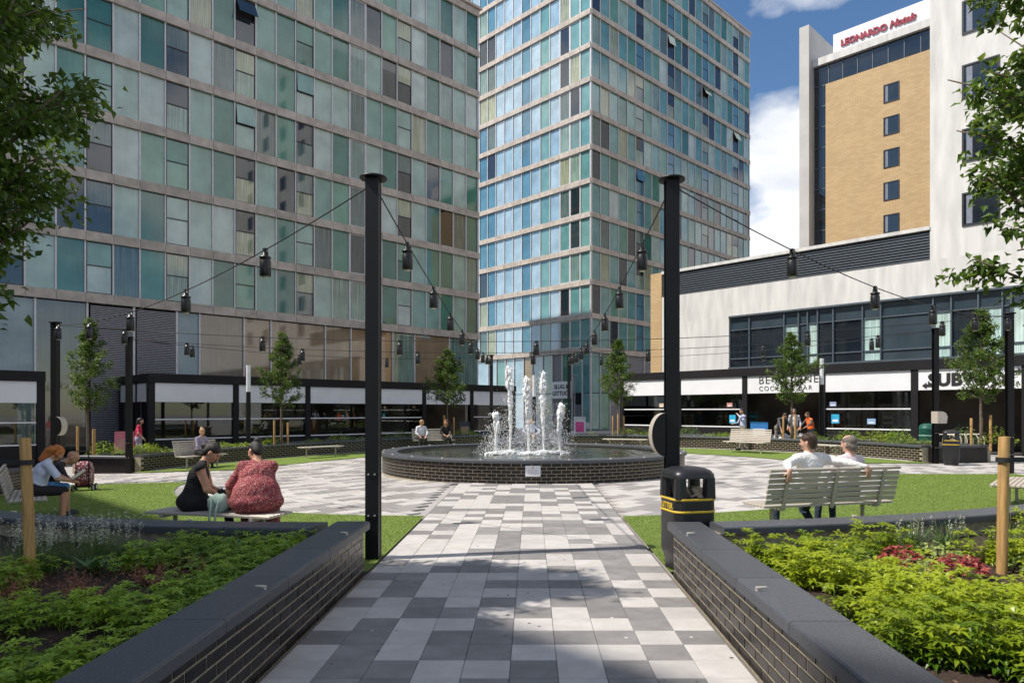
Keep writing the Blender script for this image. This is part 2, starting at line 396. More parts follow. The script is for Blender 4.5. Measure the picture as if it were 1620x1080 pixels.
# ------------------------------------------------------------------ planters
BL, BH, BC = 0.225, 0.0775, 6            # brick module
WALL_H = BC * BH; COP_H = 0.075; TOP = WALL_H + COP_H
brick_me = MB().bbox((0, 0, 0), (BL - 0.016, 0.05, BH - 0.014), 0.002).mesh('brick', M_brick)
bhalf = ((BL - 0.016) / 2, 0.025, (BH - 0.014) / 2)
stud_me = MB().cyl((0, 0, 0), (0, 0, 0.02), 0.010, 0.008, 10).tube([(-.008, 0, .018), (.02, 0, .021), (.06, 0, .024)], [.009, .008, .005], 8).mesh('skate_stop', M_steel)
def arc_wall(parent, r, th, a0, a1, face_in=True, face_out=True, n=60, zfun=gz):
    b = MB(); vs = []
    for i in range(n + 1):
        a = a0 + (a1 - a0) * i / n
        for rr in (r + 0.004, r + th - 0.004):
            x, y = pol(rr, a); vs += [(x, y, zfun(x) - 0.05), (x, y, zfun(x) + WALL_H)]
    fs = []
    for i in range(n):
        p = 4 * i; fs += [(p, p + 1, p + 5, p + 4)[::-1], (p + 2, p + 3, p + 7, p + 6), (p + 1, p + 3, p + 7, p + 5)[::-1]]
    fs += [(0, 1, 3, 2), (4 * n, 4 * n + 2, 4 * n + 3, 4 * n + 1)]
    b.add(vs, fs); b.build('mortar_core', M_mort, parent)
    Ms = []
    for c in range(BC):
        for on, rr, dr in ((face_in, r, 0.025), (face_out, r + th, -0.025)):
            if not on: continue
            nb = max(1, int(rr * abs(a1 - a0) / BL))
            full = abs(abs(a1 - a0) - 2 * math.pi) < 1e-6
            for i in range(nb - (0 if full or not c % 2 else 1)):
                a = a0 + (a1 - a0) * (i + (1.0 if c % 2 else 0.5)) / nb
                x, y = pol(rr + dr, a)
                Ms.append(TR(x, y, zfun(x) + (c + 0.5) * BH) @ RZ(a - math.pi / 2))
    return Ms
def arc_coping(parent, r0, r1, a0, a1, z0, ln=0.9, zfun=gz, name='coping_stone', bev=0.018, gap=0.006):
    rm = (r0 + r1) / 2; k = max(1, round(rm * abs(a1 - a0) / ln)); seg = 4
    for q in range(k):
        s0 = a0 + (a1 - a0) * q / k + gap / rm / 2; s1 = a0 + (a1 - a0) * (q + 1) / k - gap / rm / 2
        b = MB(); vs = []
        prof = [(r0, 0), (r0, COP_H - bev), (r0 + bev * .3, COP_H - bev * .3), (r0 + bev, COP_H), (r1 - bev, COP_H), (r1 - bev * .3, COP_H - bev * .3), (r1, COP_H - bev), (r1, 0)]
        for i in range(seg + 1):
            a = s0 + (s1 - s0) * i / seg
            for rr, z in prof:
                x, y = pol(rr, a); vs.append((x, y, zfun(x) + z0 + z))
        m = len(prof); fs = []
        for i in range(seg):
            for j in range(m):
                fs.append((i * m + j, i * m + (j + 1) % m, (i + 1) * m + (j + 1) % m, (i + 1) * m + j))
        fs += [tuple(range(m))[::-1], tuple(range(seg * m, seg * m + m))]
        b.add(vs, fs); b.build(name, M_gran, parent)
def soil_sector(parent, poly_fn, name='soil'):
    pass
def bumpy_soil(parent, pts_fn, nu, nv, z):
    rs = random.Random(3); vs = []
    for i in range(nu + 1):
        for j in range(nv + 1):
            x, y = pts_fn(i / nu, j / nv); vs.append((x, y, gz(x) + z + rs.uniform(-.02, .02)))
    b = MB(); b.add(vs, [(i * (nv + 1) + j, i * (nv + 1) + j + 1, (i + 1) * (nv + 1) + j + 1, (i + 1) * (nv + 1) + j) for i in range(nu) for j in range(nv)])
    return b.build('soil', M_soil, parent, smooth=True)
TH = 0.24
# far quadrants
for sx, lab in ((1, 'curved dark brick planter before the shop with white fascia and cocktail sign'), (-1, 'curved dark brick planter before the shaded restaurant pavilion')):
    a0, a1 = R(10.5), R(81.5)
    if sx < 0: a0, a1 = math.pi - a1, math.pi - a0
    p = thing('planter', lab, 'planter', group='planters round the plaza')
    Ms = arc_wall(p, R_WALL, TH, a0, a1, True, False)
    Ms2 = arc_wall(p, R_WALL + 2.3, TH, a0, a1, False, True)
    V, F = boxes_np(Ms + Ms2, *bhalf); o = link(bpy.data.objects.new('bricks', npmesh('bricks', V, F, M_brick)), p); o['kind'] = 'stuff'
    arc_coping(p, R_WALL - .04, R_WALL + .30, a0, a1, WALL_H); arc_coping(p, R_WALL + 2.24, R_WALL + 2.58, a0, a1, WALL_H, 1.5)
    for a in (a0, a1):                                   # end walls
        c, s = pol(R_WALL + 1.27, a); M = TR(c, s, gz(c)) @ RZ(a)
        MB().box((0, 0, WALL_H / 2 - .03), (2.1, .2, WALL_H + .06)).build('end_wall', M_brick, p, M=M)
        MB().bbox((0, 0, WALL_H + COP_H / 2 + .001), (1.93, .33, COP_H), .015).build('coping_stone', M_gran, p, M=M)
    bumpy_soil(p, lambda u, v, a0=a0, a1=a1: pol(R_WALL + .2 + 2.15 * v, a0 + (a1 - a0) * u), 40, 4, 0.47)
# near quadrants either side of the walkway
near_planter = {}
for sx in (-1, 1):
    xw = -1.665 if sx < 0 else 1.40                       # wall face on the walkway side
    lab = 'low black brick planter holding shaded dark shrubs and a reddish feathery plant' if sx < 0 else 'low black brick planter full of sunlit bright green ground cover'
    p = thing('planter', lab, 'planter', group='planters round the plaza'); near_planter[sx] = p
    Rn = R_WALL + 0.15
    ae = math.asin((19.5 - 6.62) / (Rn + .1)) if False else math.acos(abs(xw) / Rn)
    a1 = -ae if sx > 0 else math.pi + ae                  # at the walkway
    a0 = R(-11) if sx > 0 else R(191)
    ycor = 19.5 - Rn * math.sin(ae)
    Ms = arc_wall(p, Rn, TH, a0, a1, True, False)
    V, F = boxes_np(Ms, *bhalf); o = link(bpy.data.objects.new('bricks', npmesh('bricks', V, F, M_brick)), p); o['kind'] = 'stuff'
    arc_coping(p, Rn - .05, Rn + .30, a0, a1 + (R(1.75) if sx > 0 else -R(1.75)), WALL_H, 0.95)
    # straight wall along the walkway
    y1 = ycor + 0.02; y0 = -2.5; cx_ = xw + sx * TH / 2
    MB().box((cx_, (y0 + y1) / 2, WALL_H / 2 - .03), (TH - .008, y1 - y0 - .012, WALL_H + .06)).build('mortar_core', M_mort, p, warp=False)
    Ms = []
    for c in range(BC):
        yy = y1 - 0.012 - (0.0 if c % 2 else BL / 2)
        while yy > 0.6:
            Ms.append(TR(xw + sx * .024, yy - BL / 2, (c + .5) * BH) @ RZ(R(90) * (1 if sx < 0 else -1)))
            yy -= BL
        if c % 2 == 0: Ms.append(TR(xw + sx * .024, y1 - .06, (c + .5) * BH) @ RZ(R(90)) @ Matrix.Diagonal((.46, 1, 1, 1)))
        Ms.append(TR(xw + sx * .115, y1 - .012, (c + .5) * BH))
    pieces(p, 'brick', brick_me, bhalf, Ms, M_brick)
    yy = y1 + 0.04; k = 0
    while yy > -2.2:                                      # coping stones 0.9 m long
        ln = 0.42 if k == 0 else 0.93
        b = MB(); x0, x1 = xw - sx * .05, xw + sx * .29
        xm = (x0 + x1) / 2; w = abs(x1 - x0); h = COP_H; bv = .018
        prof = [(-w / 2, 0), (-w / 2, h - bv), (-w / 2 + bv * .3, h - bv * .3), (-w / 2 + bv, h), (w / 2 - bv, h), (w / 2 - bv * .3, h - bv * .3), (w / 2, h - bv), (w / 2, 0)]
        vs = [(xm + u, yv, WALL_H + .001 + z) for yv in (yy, yy - ln + .006) for u, z in prof]; m = 8
        b.add(vs, [(j, (j + 1) % m, m + (j + 1) % m, m + j) for j in range(m)] + [tuple(range(m))[::-1], tuple(range(m, 2 * m))])
        b.build('coping_stone', M_gran, p)
        if k % 2 == 1: inst('skate_stop', stud_me, p, M=TR(xw - sx * .02, yy - ln * .35, TOP) @ RZ(0 if sx > 0 else math.pi))
        yy -= ln; k += 1
    for t_ in (.12, .3, .5): 
        a = a1 + (a0 - a1) * t_; x, y = pol(Rn + .02, a); inst('skate_stop', stud_me, p, M=TR(x, y, gz(x) + TOP) @ RZ(a))
    def soil_xy(u, v, sx=sx, xw=xw, Rn=Rn):
        x = xw + sx * (.2 + 11 * u); dy = math.sqrt(max(0.1, (Rn + .2) ** 2 - x * x)); yt = 19.5 - dy
        return (x, -2.5 + (yt + 2.5) * v)
    bumpy_soil(p, soil_xy, 60, 50, 0.31)

# ------------------------------------------------------------------ fountain
FR = 4.22
fo = thing('fountain', 'round black brick fountain basin with granite rim and rippled water', 'fountain', (0.05, 19.5, 0))
zf0 = lambda x: 0.0
sv = C0.copy(); C0 = Vector((0, 0))
Ms = arc_wall(fo, FR - .36, .36, 0, 2 * math.pi, False, True, 96, zf0)
front = [M for M in Ms]
pieces(fo, 'brick', brick_me, bhalf, front, M_brick, cap=300)
arc_coping(fo, FR - .40, FR + .06, 0, 2 * math.pi, WALL_H, 1.05, zf0)
C0 = sv
MB().lathe([(0, .12), (FR - .34, .12), (FR - .34, WALL_H)], 64).build('basin', mat('basin_tile', (.06, .065, .05), .5), fo, smooth=False)
mw = mat('fountain_water', (0.055, 0.06, 0.042), 0.06, var=0.3, scale=3, bump=0.55, bscale=9, ior=1.33, detail=2)
b = MB(); vs = []; nr, na = 40, 120; rs = np.random.default_rng(2)
ph = rs.uniform(0, 6.28, 12); kk = rs.uniform(4, 13, 12); dr_ = rs.uniform(0, 6.28, 12)
for i in range(nr + 1):
    for j in range(na):
        r = (FR - .345) * i / nr; a = 2 * math.pi * j / na; x, y = r * math.cos(a), r * math.sin(a)
        z = sum(.0022 * math.sin(kk[q] * (x * math.cos(dr_[q]) + y * math.sin(dr_[q])) + ph[q]) for q in range(12)) + .012 * math.sin(r * 14) * math.exp(-max(0, r - 1.0) * .9) * .6
        vs.append((x, y, .435 + z))
b.add(vs, [(i * na + j, (i + 1) * na + j, (i + 1) * na + (j + 1) % na, i * na + (j + 1) % na) for i in range(nr) for j in range(na)])
b.build('water', mw, fo, smooth=True)
for i in range(26):
    a = 2 * math.pi * (i + .3) / 26; MB().cyl((0, 0, 0), (0, 0, .022), .03, .022, 10).build('rim_stud', M_steel, fo, M=TR((FR - .02) * math.cos(a), (FR - .02) * math.sin(a), TOP))
pl = thing('notice_plaque', 'small white printed notice fixed to the fountain wall', 'notice', (0.05 - 0.02, 19.5 - FR - .012, 0.30))
MB().box((0, 0, 0), (.34, .012, .24)).build('board', M_white, pl)
mt = mat('printed_grey', (.35, .33, .36), .6); mr_ = mat('printed_red', (.5, .06, .06), .6)
MB().cyl((0, -.0065, .075), (0, -.0075, .075), .016, n=12).build('emblem', mr_, pl)
b = MB()
for i, w in enumerate((.2, .24, .22, .25, .16)): b.box((0, -.0068, .035 - i * .027), (w, .0015, .007))
b.build('print', mt, pl)

# water jets
def jet_mat():
    m = bpy.data.materials.new('white_water'); m.use_nodes = True; t = m.node_tree; bs = t.nodes['Principled BSDF']
    bs.inputs['Base Color'].default_value = (.96, .97, .98, 1); bs.inputs['Subsurface Weight'].default_value = .5; bs.inputs['Subsurface Radius'].default_value = (.05, .05, .05); bs.inputs['Roughness'].default_value = .25; bs.inputs['IOR'].default_value = 1.33
    bs.inputs['Transmission Weight'].default_value = .06
    n = t.nodes.new('ShaderNodeTexNoise'); n.inputs['Scale'].default_value = 40; bp = t.nodes.new('ShaderNodeBump'); bp.inputs['Strength'].default_value = .4
    t.links.new(n.outputs['Fac'], bp.inputs['Height']); t.links.new(bp.outputs[0], bs.inputs['Normal']); return m
M_jet = jet_mat()
bm = bmesh.new(); bmesh.ops.create_icosphere(bm, subdivisions=1, radius=1); ICO_V = np.array([v.co[:] for v in bm.verts]); bm.faces.ensure_lookup_table(); ICO_F = np.array([[v.index for v in f.verts] for f in bm.faces]); bm.free()
def blobs(name, C, S, material, parent=None, jit=0.25):
    n = len(C); V = ICO_V[None] * (1 + RNG.uniform(-jit, jit, (n, len(ICO_V), 1))); V = V * S[:, None, :] + C[:, None, :]
    F = (ICO_F[None] + (np.arange(n) * len(ICO_V))[:, None, None]).reshape(-1, 3)
    return link(bpy.data.objects.new(name, npmesh(name, V.reshape(-1, 3), F, material, smooth=True)), parent)
# jets: pixel x of the column, pixel y of its top
jets = [(784, 655, 'low slim water jet, outermost on the left pavilion side'), (807, 585, 'tallest water jet, its crest curling over'), (836, 600, 'water jet rising in front of the white lamp column'),
        (860, 592, 'forked water jet with a wide bulging middle'), (886, 640, 'low water jet on the cocktail bar side')]
for q, (jx, jy, lab) in enumerate(jets):
    yj = 19.5 + (-.5, .25, -.45, .3, -.1)[q]; X = (jx - CX) / FPX * yj; H = EYE + (CY - jy) / FPX * yj - .43
    t_ = thing('water_jet', lab, 'water jet', (X, yj, .43), group='jets of the fountain')
    n = int(1300 * H); z = RNG.beta(1.15, 1.0, n) * H * RNG.choice([1.0, .97, .86, .72], n); f = z / H
    sway = .05 * np.sin(3.1 * f + q) * f
    w = .010 + .050 * f ** 1.4 * (.45 + np.abs(np.sin(z * 6.3 + q * 1.7))) + .012 * np.sin(z * 17 + q) ** 2 * f
    C = np.stack([sway + RNG.normal(0, 1, n) * w * .55, RNG.normal(0, 1, n) * w * .55, z], 1)
    s = RNG.uniform(.005, .021, n) * (0.75 + .7 * f); S = np.stack([s, s, s * RNG.uniform(1.3, 5.0, n)], 1)
    blobs('column', C, S, M_jet, t_)
    zc = np.linspace(0, H * .93, 26); path = [(.05 * math.sin(3.1 * a / H + q) * a / H + random.uniform(-.012, .012), random.uniform(-.012, .012), a) for a in zc]
    MB().tube(path, [(.014 + .012 * random.random()) * (1 - .55 * a / H) for a in zc], 8).build('stream', M_jet, t_, smooth=True)
    n = 1500; sp = RNG.normal(0, 1, (n, 2)) * np.array([.22, .22]); zz = np.abs(RNG.normal(0, .42, n)) * H
    zz = np.clip(zz, 0, H * 1.02); C = np.stack([sp[:, 0] * (1.15 - zz / H * .7), sp[:, 1] * (1.15 - zz / H * .7), zz], 1); s = RNG.uniform(.002, .0085, n) * 1.2 * RNG.uniform(.4, 1.2, n)
    d = blobs('droplets', C, np.stack([s, s, s * RNG.uniform(1, 2.2, n)], 1), M_jet, t_); d['kind'] = 'stuff'
    n = 420; a = RNG.uniform(0, 6.28, n); r = np.abs(RNG.normal(0, .15, n)); C = np.stack([r * np.cos(a), r * np.sin(a), RNG.uniform(0, .09, n) * np.exp(-r * 2)], 1); s = RNG.uniform(.01, .03, n)
    d = blobs('splash', C, np.stack([s * 1.4, s * 1.4, s * .8], 1), M_jet, t_); d['kind'] = 'stuff'
# ------------------------------------------------------------------ buildings
FH, SP = 2.885, 0.45                      # storey height, concrete band height
def glass(name, cols, rough=0.05, ior=2.0, fold=0.0):
    """facade pane: coated glass over curtains or painted tones; tone varies from pane to pane"""
    m = bpy.data.materials.new(name); m.use_nodes = True; t = m.node_tree; n = t.nodes.new; l = t.links.new
    b = t.nodes['Principled BSDF']; b.inputs['Roughness'].default_value = rough; b.inputs['IOR'].default_value = ior
    oi = n('ShaderNodeObjectInfo'); rp = n('ShaderNodeValToRGB'); rp.color_ramp.interpolation = 'CONSTANT'
    while len(rp.color_ramp.elements) < len(cols): rp.color_ramp.elements.new(0.5)
    for i, c in enumerate(cols): rp.color_ramp.elements[i].position = i / len(cols); rp.color_ramp.elements[i].color = (*c, 1)
    l(oi.outputs['Random'], rp.inputs['Fac'])
    tc_ = n('ShaderNodeTexCoord'); mp_ = n('ShaderNodeMapping'); mp_.inputs['Scale'].default_value = (14, 1, .25)
    cb = n('ShaderNodeCombineXYZ'); mlt = n('ShaderNodeMath'); mlt.operation = 'MULTIPLY'; mlt.inputs[1].default_value = 40
    l(oi.outputs['Random'], mlt.inputs[0]); l(mlt.outputs[0], cb.inputs[0]); l(cb.outputs[0], mp_.inputs['Location'])
    l(tc_.outputs['Object'], mp_.inputs['Vector'])
    ns = n('ShaderNodeTexNoise'); ns.inputs['Scale'].default_value = 1.0; ns.inputs['Detail'].default_value = 3; l(mp_.outputs[0], ns.inputs['Vector'])
    mr = n('ShaderNodeMapRange'); mr.inputs[1].default_value = .35; mr.inputs[2].default_value = .65; mr.inputs[3].default_value = 1 - fold; mr.inputs[4].default_value = 1 + fold * .6
    l(ns.outputs['Fac'], mr.inputs[0])
    ns2 = n('ShaderNodeTexNoise'); ns2.inputs['Scale'].default_value = .9; mp2 = n('ShaderNodeMapping'); l(cb.outputs[0], mp2.inputs['Location']); l(tc_.outputs['Object'], mp2.inputs['Vector']); l(mp2.outputs[0], ns2.inputs['Vector'])
    mr2 = n('ShaderNodeMapRange'); mr2.inputs[1].default_value = .3; mr2.inputs[2].default_value = .7; mr2.inputs[3].default_value = .8; mr2.inputs[4].default_value = 1.15; l(ns2.outputs['Fac'], mr2.inputs[0])
    mm = n('ShaderNodeMath'); mm.operation = 'MULTIPLY'; l(mr.outputs[0], mm.inputs[0]); l(mr2.outputs[0], mm.inputs[1])
    hv = n('ShaderNodeHueSaturation'); l(rp.outputs[0], hv.inputs['Color']); l(mm.outputs[0], hv.inputs['Value']); l(hv.outputs[0], b.inputs['Base Color'])
    # slight waviness of big panes
    bp = n('ShaderNodeBump'); bp.inputs['Strength'].default_value = .03; nb = n('ShaderNodeTexNoise'); nb.inputs['Scale'].default_value = .8; l(mp2.outputs[0], nb.inputs['Vector']); l(nb.outputs['Fac'], bp.inputs['Height']); l(bp.outputs[0], b.inputs['Normal'])
    return m
G_pale = glass('pale_backed_glass', [(.38, .50, .45), (.29, .43, .38), (.46, .55, .52), (.22, .37, .32)], .12, 1.8, .05)
G_green = glass('green_tinted_glass', [(.09, .25, .19), (.045, .16, .13), (.15, .32, .24), (.065, .20, .16)], .05, 1.9, .08)
G_clear = glass('window_glass_with_curtains', [(.03, .045, .05), (.24, .34, .28), (.10, .15, .14), (.33, .36, .24), (.02, .03, .04), (.17, .27, .24), (.012, .018, .022)], .03, 2.0, .45)
G_sky = glass('pale_blue_glass', [(.34, .47, .56), (.28, .42, .52), (.38, .51, .60), (.30, .45, .54)], .05, 2.1, .04)
G_blue = glass('deep_blue_glass', [(.07, .19, .27), (.09, .23, .31)], .05, 2.0, .05)
G_teal = glass('teal_glass', [(.12, .29, .29), (.16, .33, .32)], .05, 2.0, .06)
G_shop = glass('tan_reflection_glass', [(.34, .22, .12), (.26, .18, .11), (.12, .10, .08), (.30, .22, .14), (.18, .15, .11)], .04, 2.0, .12)  # reflection of the tan brick hotel opposite, painted into the base colours
G_dark = glass('dark_glass', [(.012, .018, .025), (.02, .028, .036)], .03, 1.8, .2)
G_frost = glass('frosted_grey_glass', [(.30, .37, .40)], .25, 1.6, .02)
_mc = {}
def boxmesh(name, d, m):
    k = (name, tuple(round(x, 3) for x in d), m.name)
    if k not in _mc: _mc[k] = MB().box((0, 0, 0), d).mesh(name, m)
    return _mc[k]
def frame_mesh(w, h, m, tr=None, t=.045, d=.07):
    k = ('frame', round(w, 3), round(h, 3), m.name, tr)
    if k not in _mc:
        b = MB(); b.box((-w / 2 + t / 2, 0, 0), (t, d, h)); b.box((w / 2 - t / 2, 0, 0), (t, d, h)); b.box((0, 0, h / 2 - t / 2), (w - 2 * t, d, t)); b.box((0, 0, -h / 2 + t / 2), (w - 2 * t, d, t))
        if tr is not None: b.box((0, 0, tr), (w - 2 * t, d, t))
        _mc[k] = b.mesh('window', m)
    return _mc[k]
M_dframe = mat('dark_window_frame', (.025, .028, .033), .45)
M_wframe = mat('white_window_frame', (.62, .60, .63), .45)
def facade(T, M, n, bw, z0, nf, kind, tilt=(), caps=300, skip=None):
    """n bays along local +x of M, facing local -y; nf storeys from z0"""
    gh = FH - SP
    sp_me = boxmesh('concrete_panel', (bw - .014, .14, SP - .004), M_conc); Ms = []
    for k in range(nf + 1):
        for i in range(n): Ms.append(M @ TR((i + .5) * bw, -.03, z0 + k * FH + SP / 2))
    pieces(T, 'concrete_panel', sp_me, ((bw - .014) / 2, .07, SP / 2 - .002), Ms, M_conc, cap=caps)
    mu = boxmesh('mullion', (.07, .11, nf * FH), M_alu)
    for i in range(n + 1): inst('mullion', mu, T, M=M @ TR(i * bw, .055, z0 + nf * FH / 2))
    for k in range(nf):
        zc = z0 + k * FH + SP + gh / 2
        for i in range(n):
            q = kind(i, k)
            if q is None: continue
            if q[0] == 'P':
                inst('glass_panel', boxmesh('glass_panel', (bw - .06, .03, gh - .01), q[1]), T, M=M @ TR((i + .5) * bw, .085, zc))
            else:                                   # opening window: frame with a transom, two panes
                w, h = bw - .07, gh - .02; fm = M_wframe if q[0] == 'W' else M_dframe
                if q[0] == 'W':
                    wf = inst('window', frame_mesh(w, h, fm, None, .06), T, M=M @ TR((i + .5) * bw, .05, zc))
                    inst('pane', boxmesh('pane', (w - .12, .02, h - .12), q[1]), wf, loc=(0, .01, 0))
                else:
                    wf = inst('window', frame_mesh(w, h, fm, 0.1), T, M=M @ TR((i + .5) * bw, .06, zc))
                    hu = h / 2 - .1 - .045; hl = h / 2 + .1 - .07
                    up = MB().box((0, 0, -hu / 2), (w - .09, .03, hu)).mesh('pane', q[1]) if ('pu', round(w, 3), q[1].name) not in _mc else _mc[('pu', round(w, 3), q[1].name)]
                    _mc[('pu', round(w, 3), q[1].name)] = up
                    ang = tilt[(i, k)] if (i, k) in tilt else 0
                    inst('pane', up, wf, M=TR(0, -.045 if ang else 0, h / 2 - .045) @ RX(R(-ang)))
                    inst('pane', boxmesh('pane', (w - .09, .02, hl), q[1]), wf, loc=(0, .01, .1 - .025 - hl / 2))

# --- left block
LB = thing('apartment_block', 'long shaded apartment block with concrete bands and green glass', 'building', (-3.8, 48.9, 0), R(45))
Z0 = 6.72; nb = 30; bw = 1.147
def kind_left(i, k):
    j = (i - 10) % 3                                   # i = 10 -> the bay at photo x 174
    h = (i * 7919 + k * 104729) % 100
    if j == 0: return ('P', G_pale if h < 84 else G_clear)
    if j == 1: return ('P', G_green if h < 70 else (G_clear if h < 90 else G_pale))
    if i in (21, 8): return ('W', G_clear)
    if i > 24: return ('P', G_green if h < 50 else G_clear)
    return ('S', G_clear if h < 55 else (G_pale if h < 75 else G_green))
tiltL = {(12, 6): 28, (15, 5): 28, (15, 3): 9, (18, 4): 6}
facade(LB, TR(-nb * bw, 0, 0), nb, bw, Z0, 8, kind_left, tiltL)
w_ = nb * bw
MB().box((-w_ / 2, 8.2, (Z0 + 8 * FH) / 2 + .2), (w_ - .3, 16, Z0 + 8 * FH - .4)).build('core', M_dark, LB)
MB().box((-w_ / 2, 8, Z0 + 8 * FH + SP + .12), (w_ + .3, 16.5, .16)).build('roof', M_conc, LB)
# right-hand return wall
facade(LB, RZ(R(90)), 13, 1.2, Z0, 8, lambda i, k: ('P', G_green if (i * 3 + k) % 4 else G_teal), caps=300)
# tall ground-floor glazing and louvres
zt = Z0 - .02
def tall(T, M, x0, x1, m, z0=0.0, z1=None, nm='shop_glazing'):
    z1 = zt if z1 is None else z1
    inst(nm, boxmesh(nm, (x1 - x0 - .07, .03, z1 - z0 - .06), m), T, M=M @ TR((x0 + x1) / 2, .12, (z0 + z1) / 2))
def bars(T, M, x, z0=0.0, z1=None, w=.08): inst('mullion', boxmesh('mullion', (w, .14, (z1 or zt) - z0), M_alu), T, M=M @ TR(x, .08, ((z1 or zt) + z0) / 2))
I4 = Matrix.Identity(4)
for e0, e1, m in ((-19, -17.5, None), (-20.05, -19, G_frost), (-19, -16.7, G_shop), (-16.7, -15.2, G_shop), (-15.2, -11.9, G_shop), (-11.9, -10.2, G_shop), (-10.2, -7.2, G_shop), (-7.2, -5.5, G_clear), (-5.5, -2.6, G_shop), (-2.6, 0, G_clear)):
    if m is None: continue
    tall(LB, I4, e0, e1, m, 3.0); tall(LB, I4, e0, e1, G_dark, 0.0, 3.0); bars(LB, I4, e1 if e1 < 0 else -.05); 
for e0, e1 in ((-23.9, -22.05), (-21.95, -20.1)):                     # ventilation louvres
    b = MB(); z = .12
    while z < zt - .1: b.box((0, 0, z), (e1 - e0 - .06, .05, .045), M=RX(0)); z += .085
    lv = b.build('louvre', mat('grey_louvre', (.33, .32, .35), .5, metal=.3), LB, M=TR((e0 + e1) / 2, .06, 0)); bars(LB, I4, e1, w=.1)
    MB().box(((e0 + e1) / 2, .14, zt / 2), (e1 - e0, .03, zt)).build('louvre_backing', M_dark, LB)
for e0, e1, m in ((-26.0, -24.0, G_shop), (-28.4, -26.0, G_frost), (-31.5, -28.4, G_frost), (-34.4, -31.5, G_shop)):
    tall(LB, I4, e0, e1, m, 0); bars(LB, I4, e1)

# --- corner tower
TW = thing('glass_tower', 'tall corner tower of blue and green glass between concrete bands', 'tower', (5.07, 58.2, 0), R(45))
ZT = 6.67
def kind_tr(i, k):
    h = (i * 31337 + k * 7177) % 100
    if i in (5, 9, 14, 19): return ('S', G_clear if h < 60 else G_blue)
    if i in (0, 1) : return ('P', G_teal if h < 60 else G_clear)
    if h < 38: return ('P', G_teal)
    if h < 62: return ('P', G_green)
    if h < 80: return ('P', G_clear)
    return ('P', G_pale)
tiltT = {(14, 9): 25, (9, 10): 14, (19, 8): 24, (5, 5): 10}
facade(TW, I4, 22, 1.276, ZT, 13, kind_tr, tiltT)
def kind_tl(i, k):                              # i counts from the hidden end; the last ones meet the corner
    c = 19 - i; h = (i * 521 + k * 911) % 100
    if c == 0: return ('P', G_teal)
    if c in (1, 2): return ('W', G_clear if h < 75 else G_teal)
    if c == 4: return ('P', G_teal)
    if c == 6: return ('P', G_blue)
    if c >= 10 and c % 3: return ('P', G_blue if h < 50 else G_clear)
    return ('P', G_sky)
MTL = RZ(R(-90)) @ TR(-20 * 1.214, 0, 0)
facade(TW, MTL, 20, 1.214, ZT, 13, kind_tl)
MB().box((14.03, 12.2, (ZT + 13 * FH) / 2 + .2), (27.75, 23.9, ZT + 13 * FH - .4)).build('core', M_dark, TW)
MB().box((14.03, 12.1, ZT + 13 * FH + SP + .1), (28.4, 24.6, .16)).build('roof', M_conc, TW)
# ground storeys of the tower
G_grey = mat('grey_cladding', (.20, .20, .215), .5, var=.05)
xx = 0.0
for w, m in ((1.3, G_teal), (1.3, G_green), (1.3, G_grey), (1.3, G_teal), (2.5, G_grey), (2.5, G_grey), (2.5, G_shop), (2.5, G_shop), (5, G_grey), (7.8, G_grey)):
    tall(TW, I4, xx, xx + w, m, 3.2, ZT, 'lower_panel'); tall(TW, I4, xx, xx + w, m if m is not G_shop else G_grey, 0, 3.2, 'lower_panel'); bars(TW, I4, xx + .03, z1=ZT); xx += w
xx = 20 * 1.214
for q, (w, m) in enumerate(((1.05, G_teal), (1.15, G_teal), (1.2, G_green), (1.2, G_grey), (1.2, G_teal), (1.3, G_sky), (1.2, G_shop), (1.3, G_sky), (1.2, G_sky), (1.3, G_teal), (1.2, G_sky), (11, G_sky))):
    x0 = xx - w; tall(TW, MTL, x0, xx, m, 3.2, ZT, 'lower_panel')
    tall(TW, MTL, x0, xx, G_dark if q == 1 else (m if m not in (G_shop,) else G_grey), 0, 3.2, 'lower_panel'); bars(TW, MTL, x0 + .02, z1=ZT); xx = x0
dr = MB().box((0, 0, 1.1), (.95, .05, 2.2)).build('door', mat('door_grey', (.10, .10, .12), .4), TW, M=MTL @ TR(20 * 1.214 - 1.65, .08, 0))
MB().box((.35, -.05, 1.05), (.03, .05, .5)).build('handle', M_steel, dr)
M_ink = mat('sign_black', (.02, .02, .02), .5)
sg = thing('shop_sign', 'white board reading SLUG & LETTUCE above the tower door', 'sign', (0, 0, 0), R(-45))
sgp = TW.matrix_basis @ MTL @ Vector((20 * 1.214 - 3.3, -.12, 3.5)); sg.location = sgp
MB().box((0, 0, 0), (2.3, .07, 1.5)).build('board', M_white, sg)
for j, s in enumerate(('SLUG &', 'LETTUCE')):
    inst('lettering', text_mesh(s, .52, .01, .012, M_ink), sg, M=TR(0, -.045, .12 - j * .58) @ RX(R(90)))

# --- shopfront pavilions
G_shopglass = bpy.data.materials.new('clear_shop_glass'); G_shopglass.use_nodes = True
t = G_shopglass.node_tree; bs = t.nodes['Principled BSDF']; tr_ = t.nodes.new('ShaderNodeBsdfTransparent'); gl = t.nodes.new('ShaderNodeBsdfGlossy'); gl.inputs['Roughness'].default_value = .02
fr = t.nodes.new('ShaderNodeFresnel'); fr.inputs['IOR'].default_value = 1.75; mxs = t.nodes.new('ShaderNodeMixShader'); tr_.inputs[0].default_value = (.72, .78, .76, 1)
t.links.new(fr.outputs[0], mxs.inputs[0]); t.links.new(tr_.outputs[0], mxs.inputs[1]); t.links.new(gl.outputs[0], mxs.inputs[2]); t.links.new(mxs.outputs[0], t.nodes['Material Output'].inputs[0]); t.nodes.remove(bs)
def noisecol(m): return m
M_floor = mat('dark_shop_floor', (.05, .045, .04), .6)
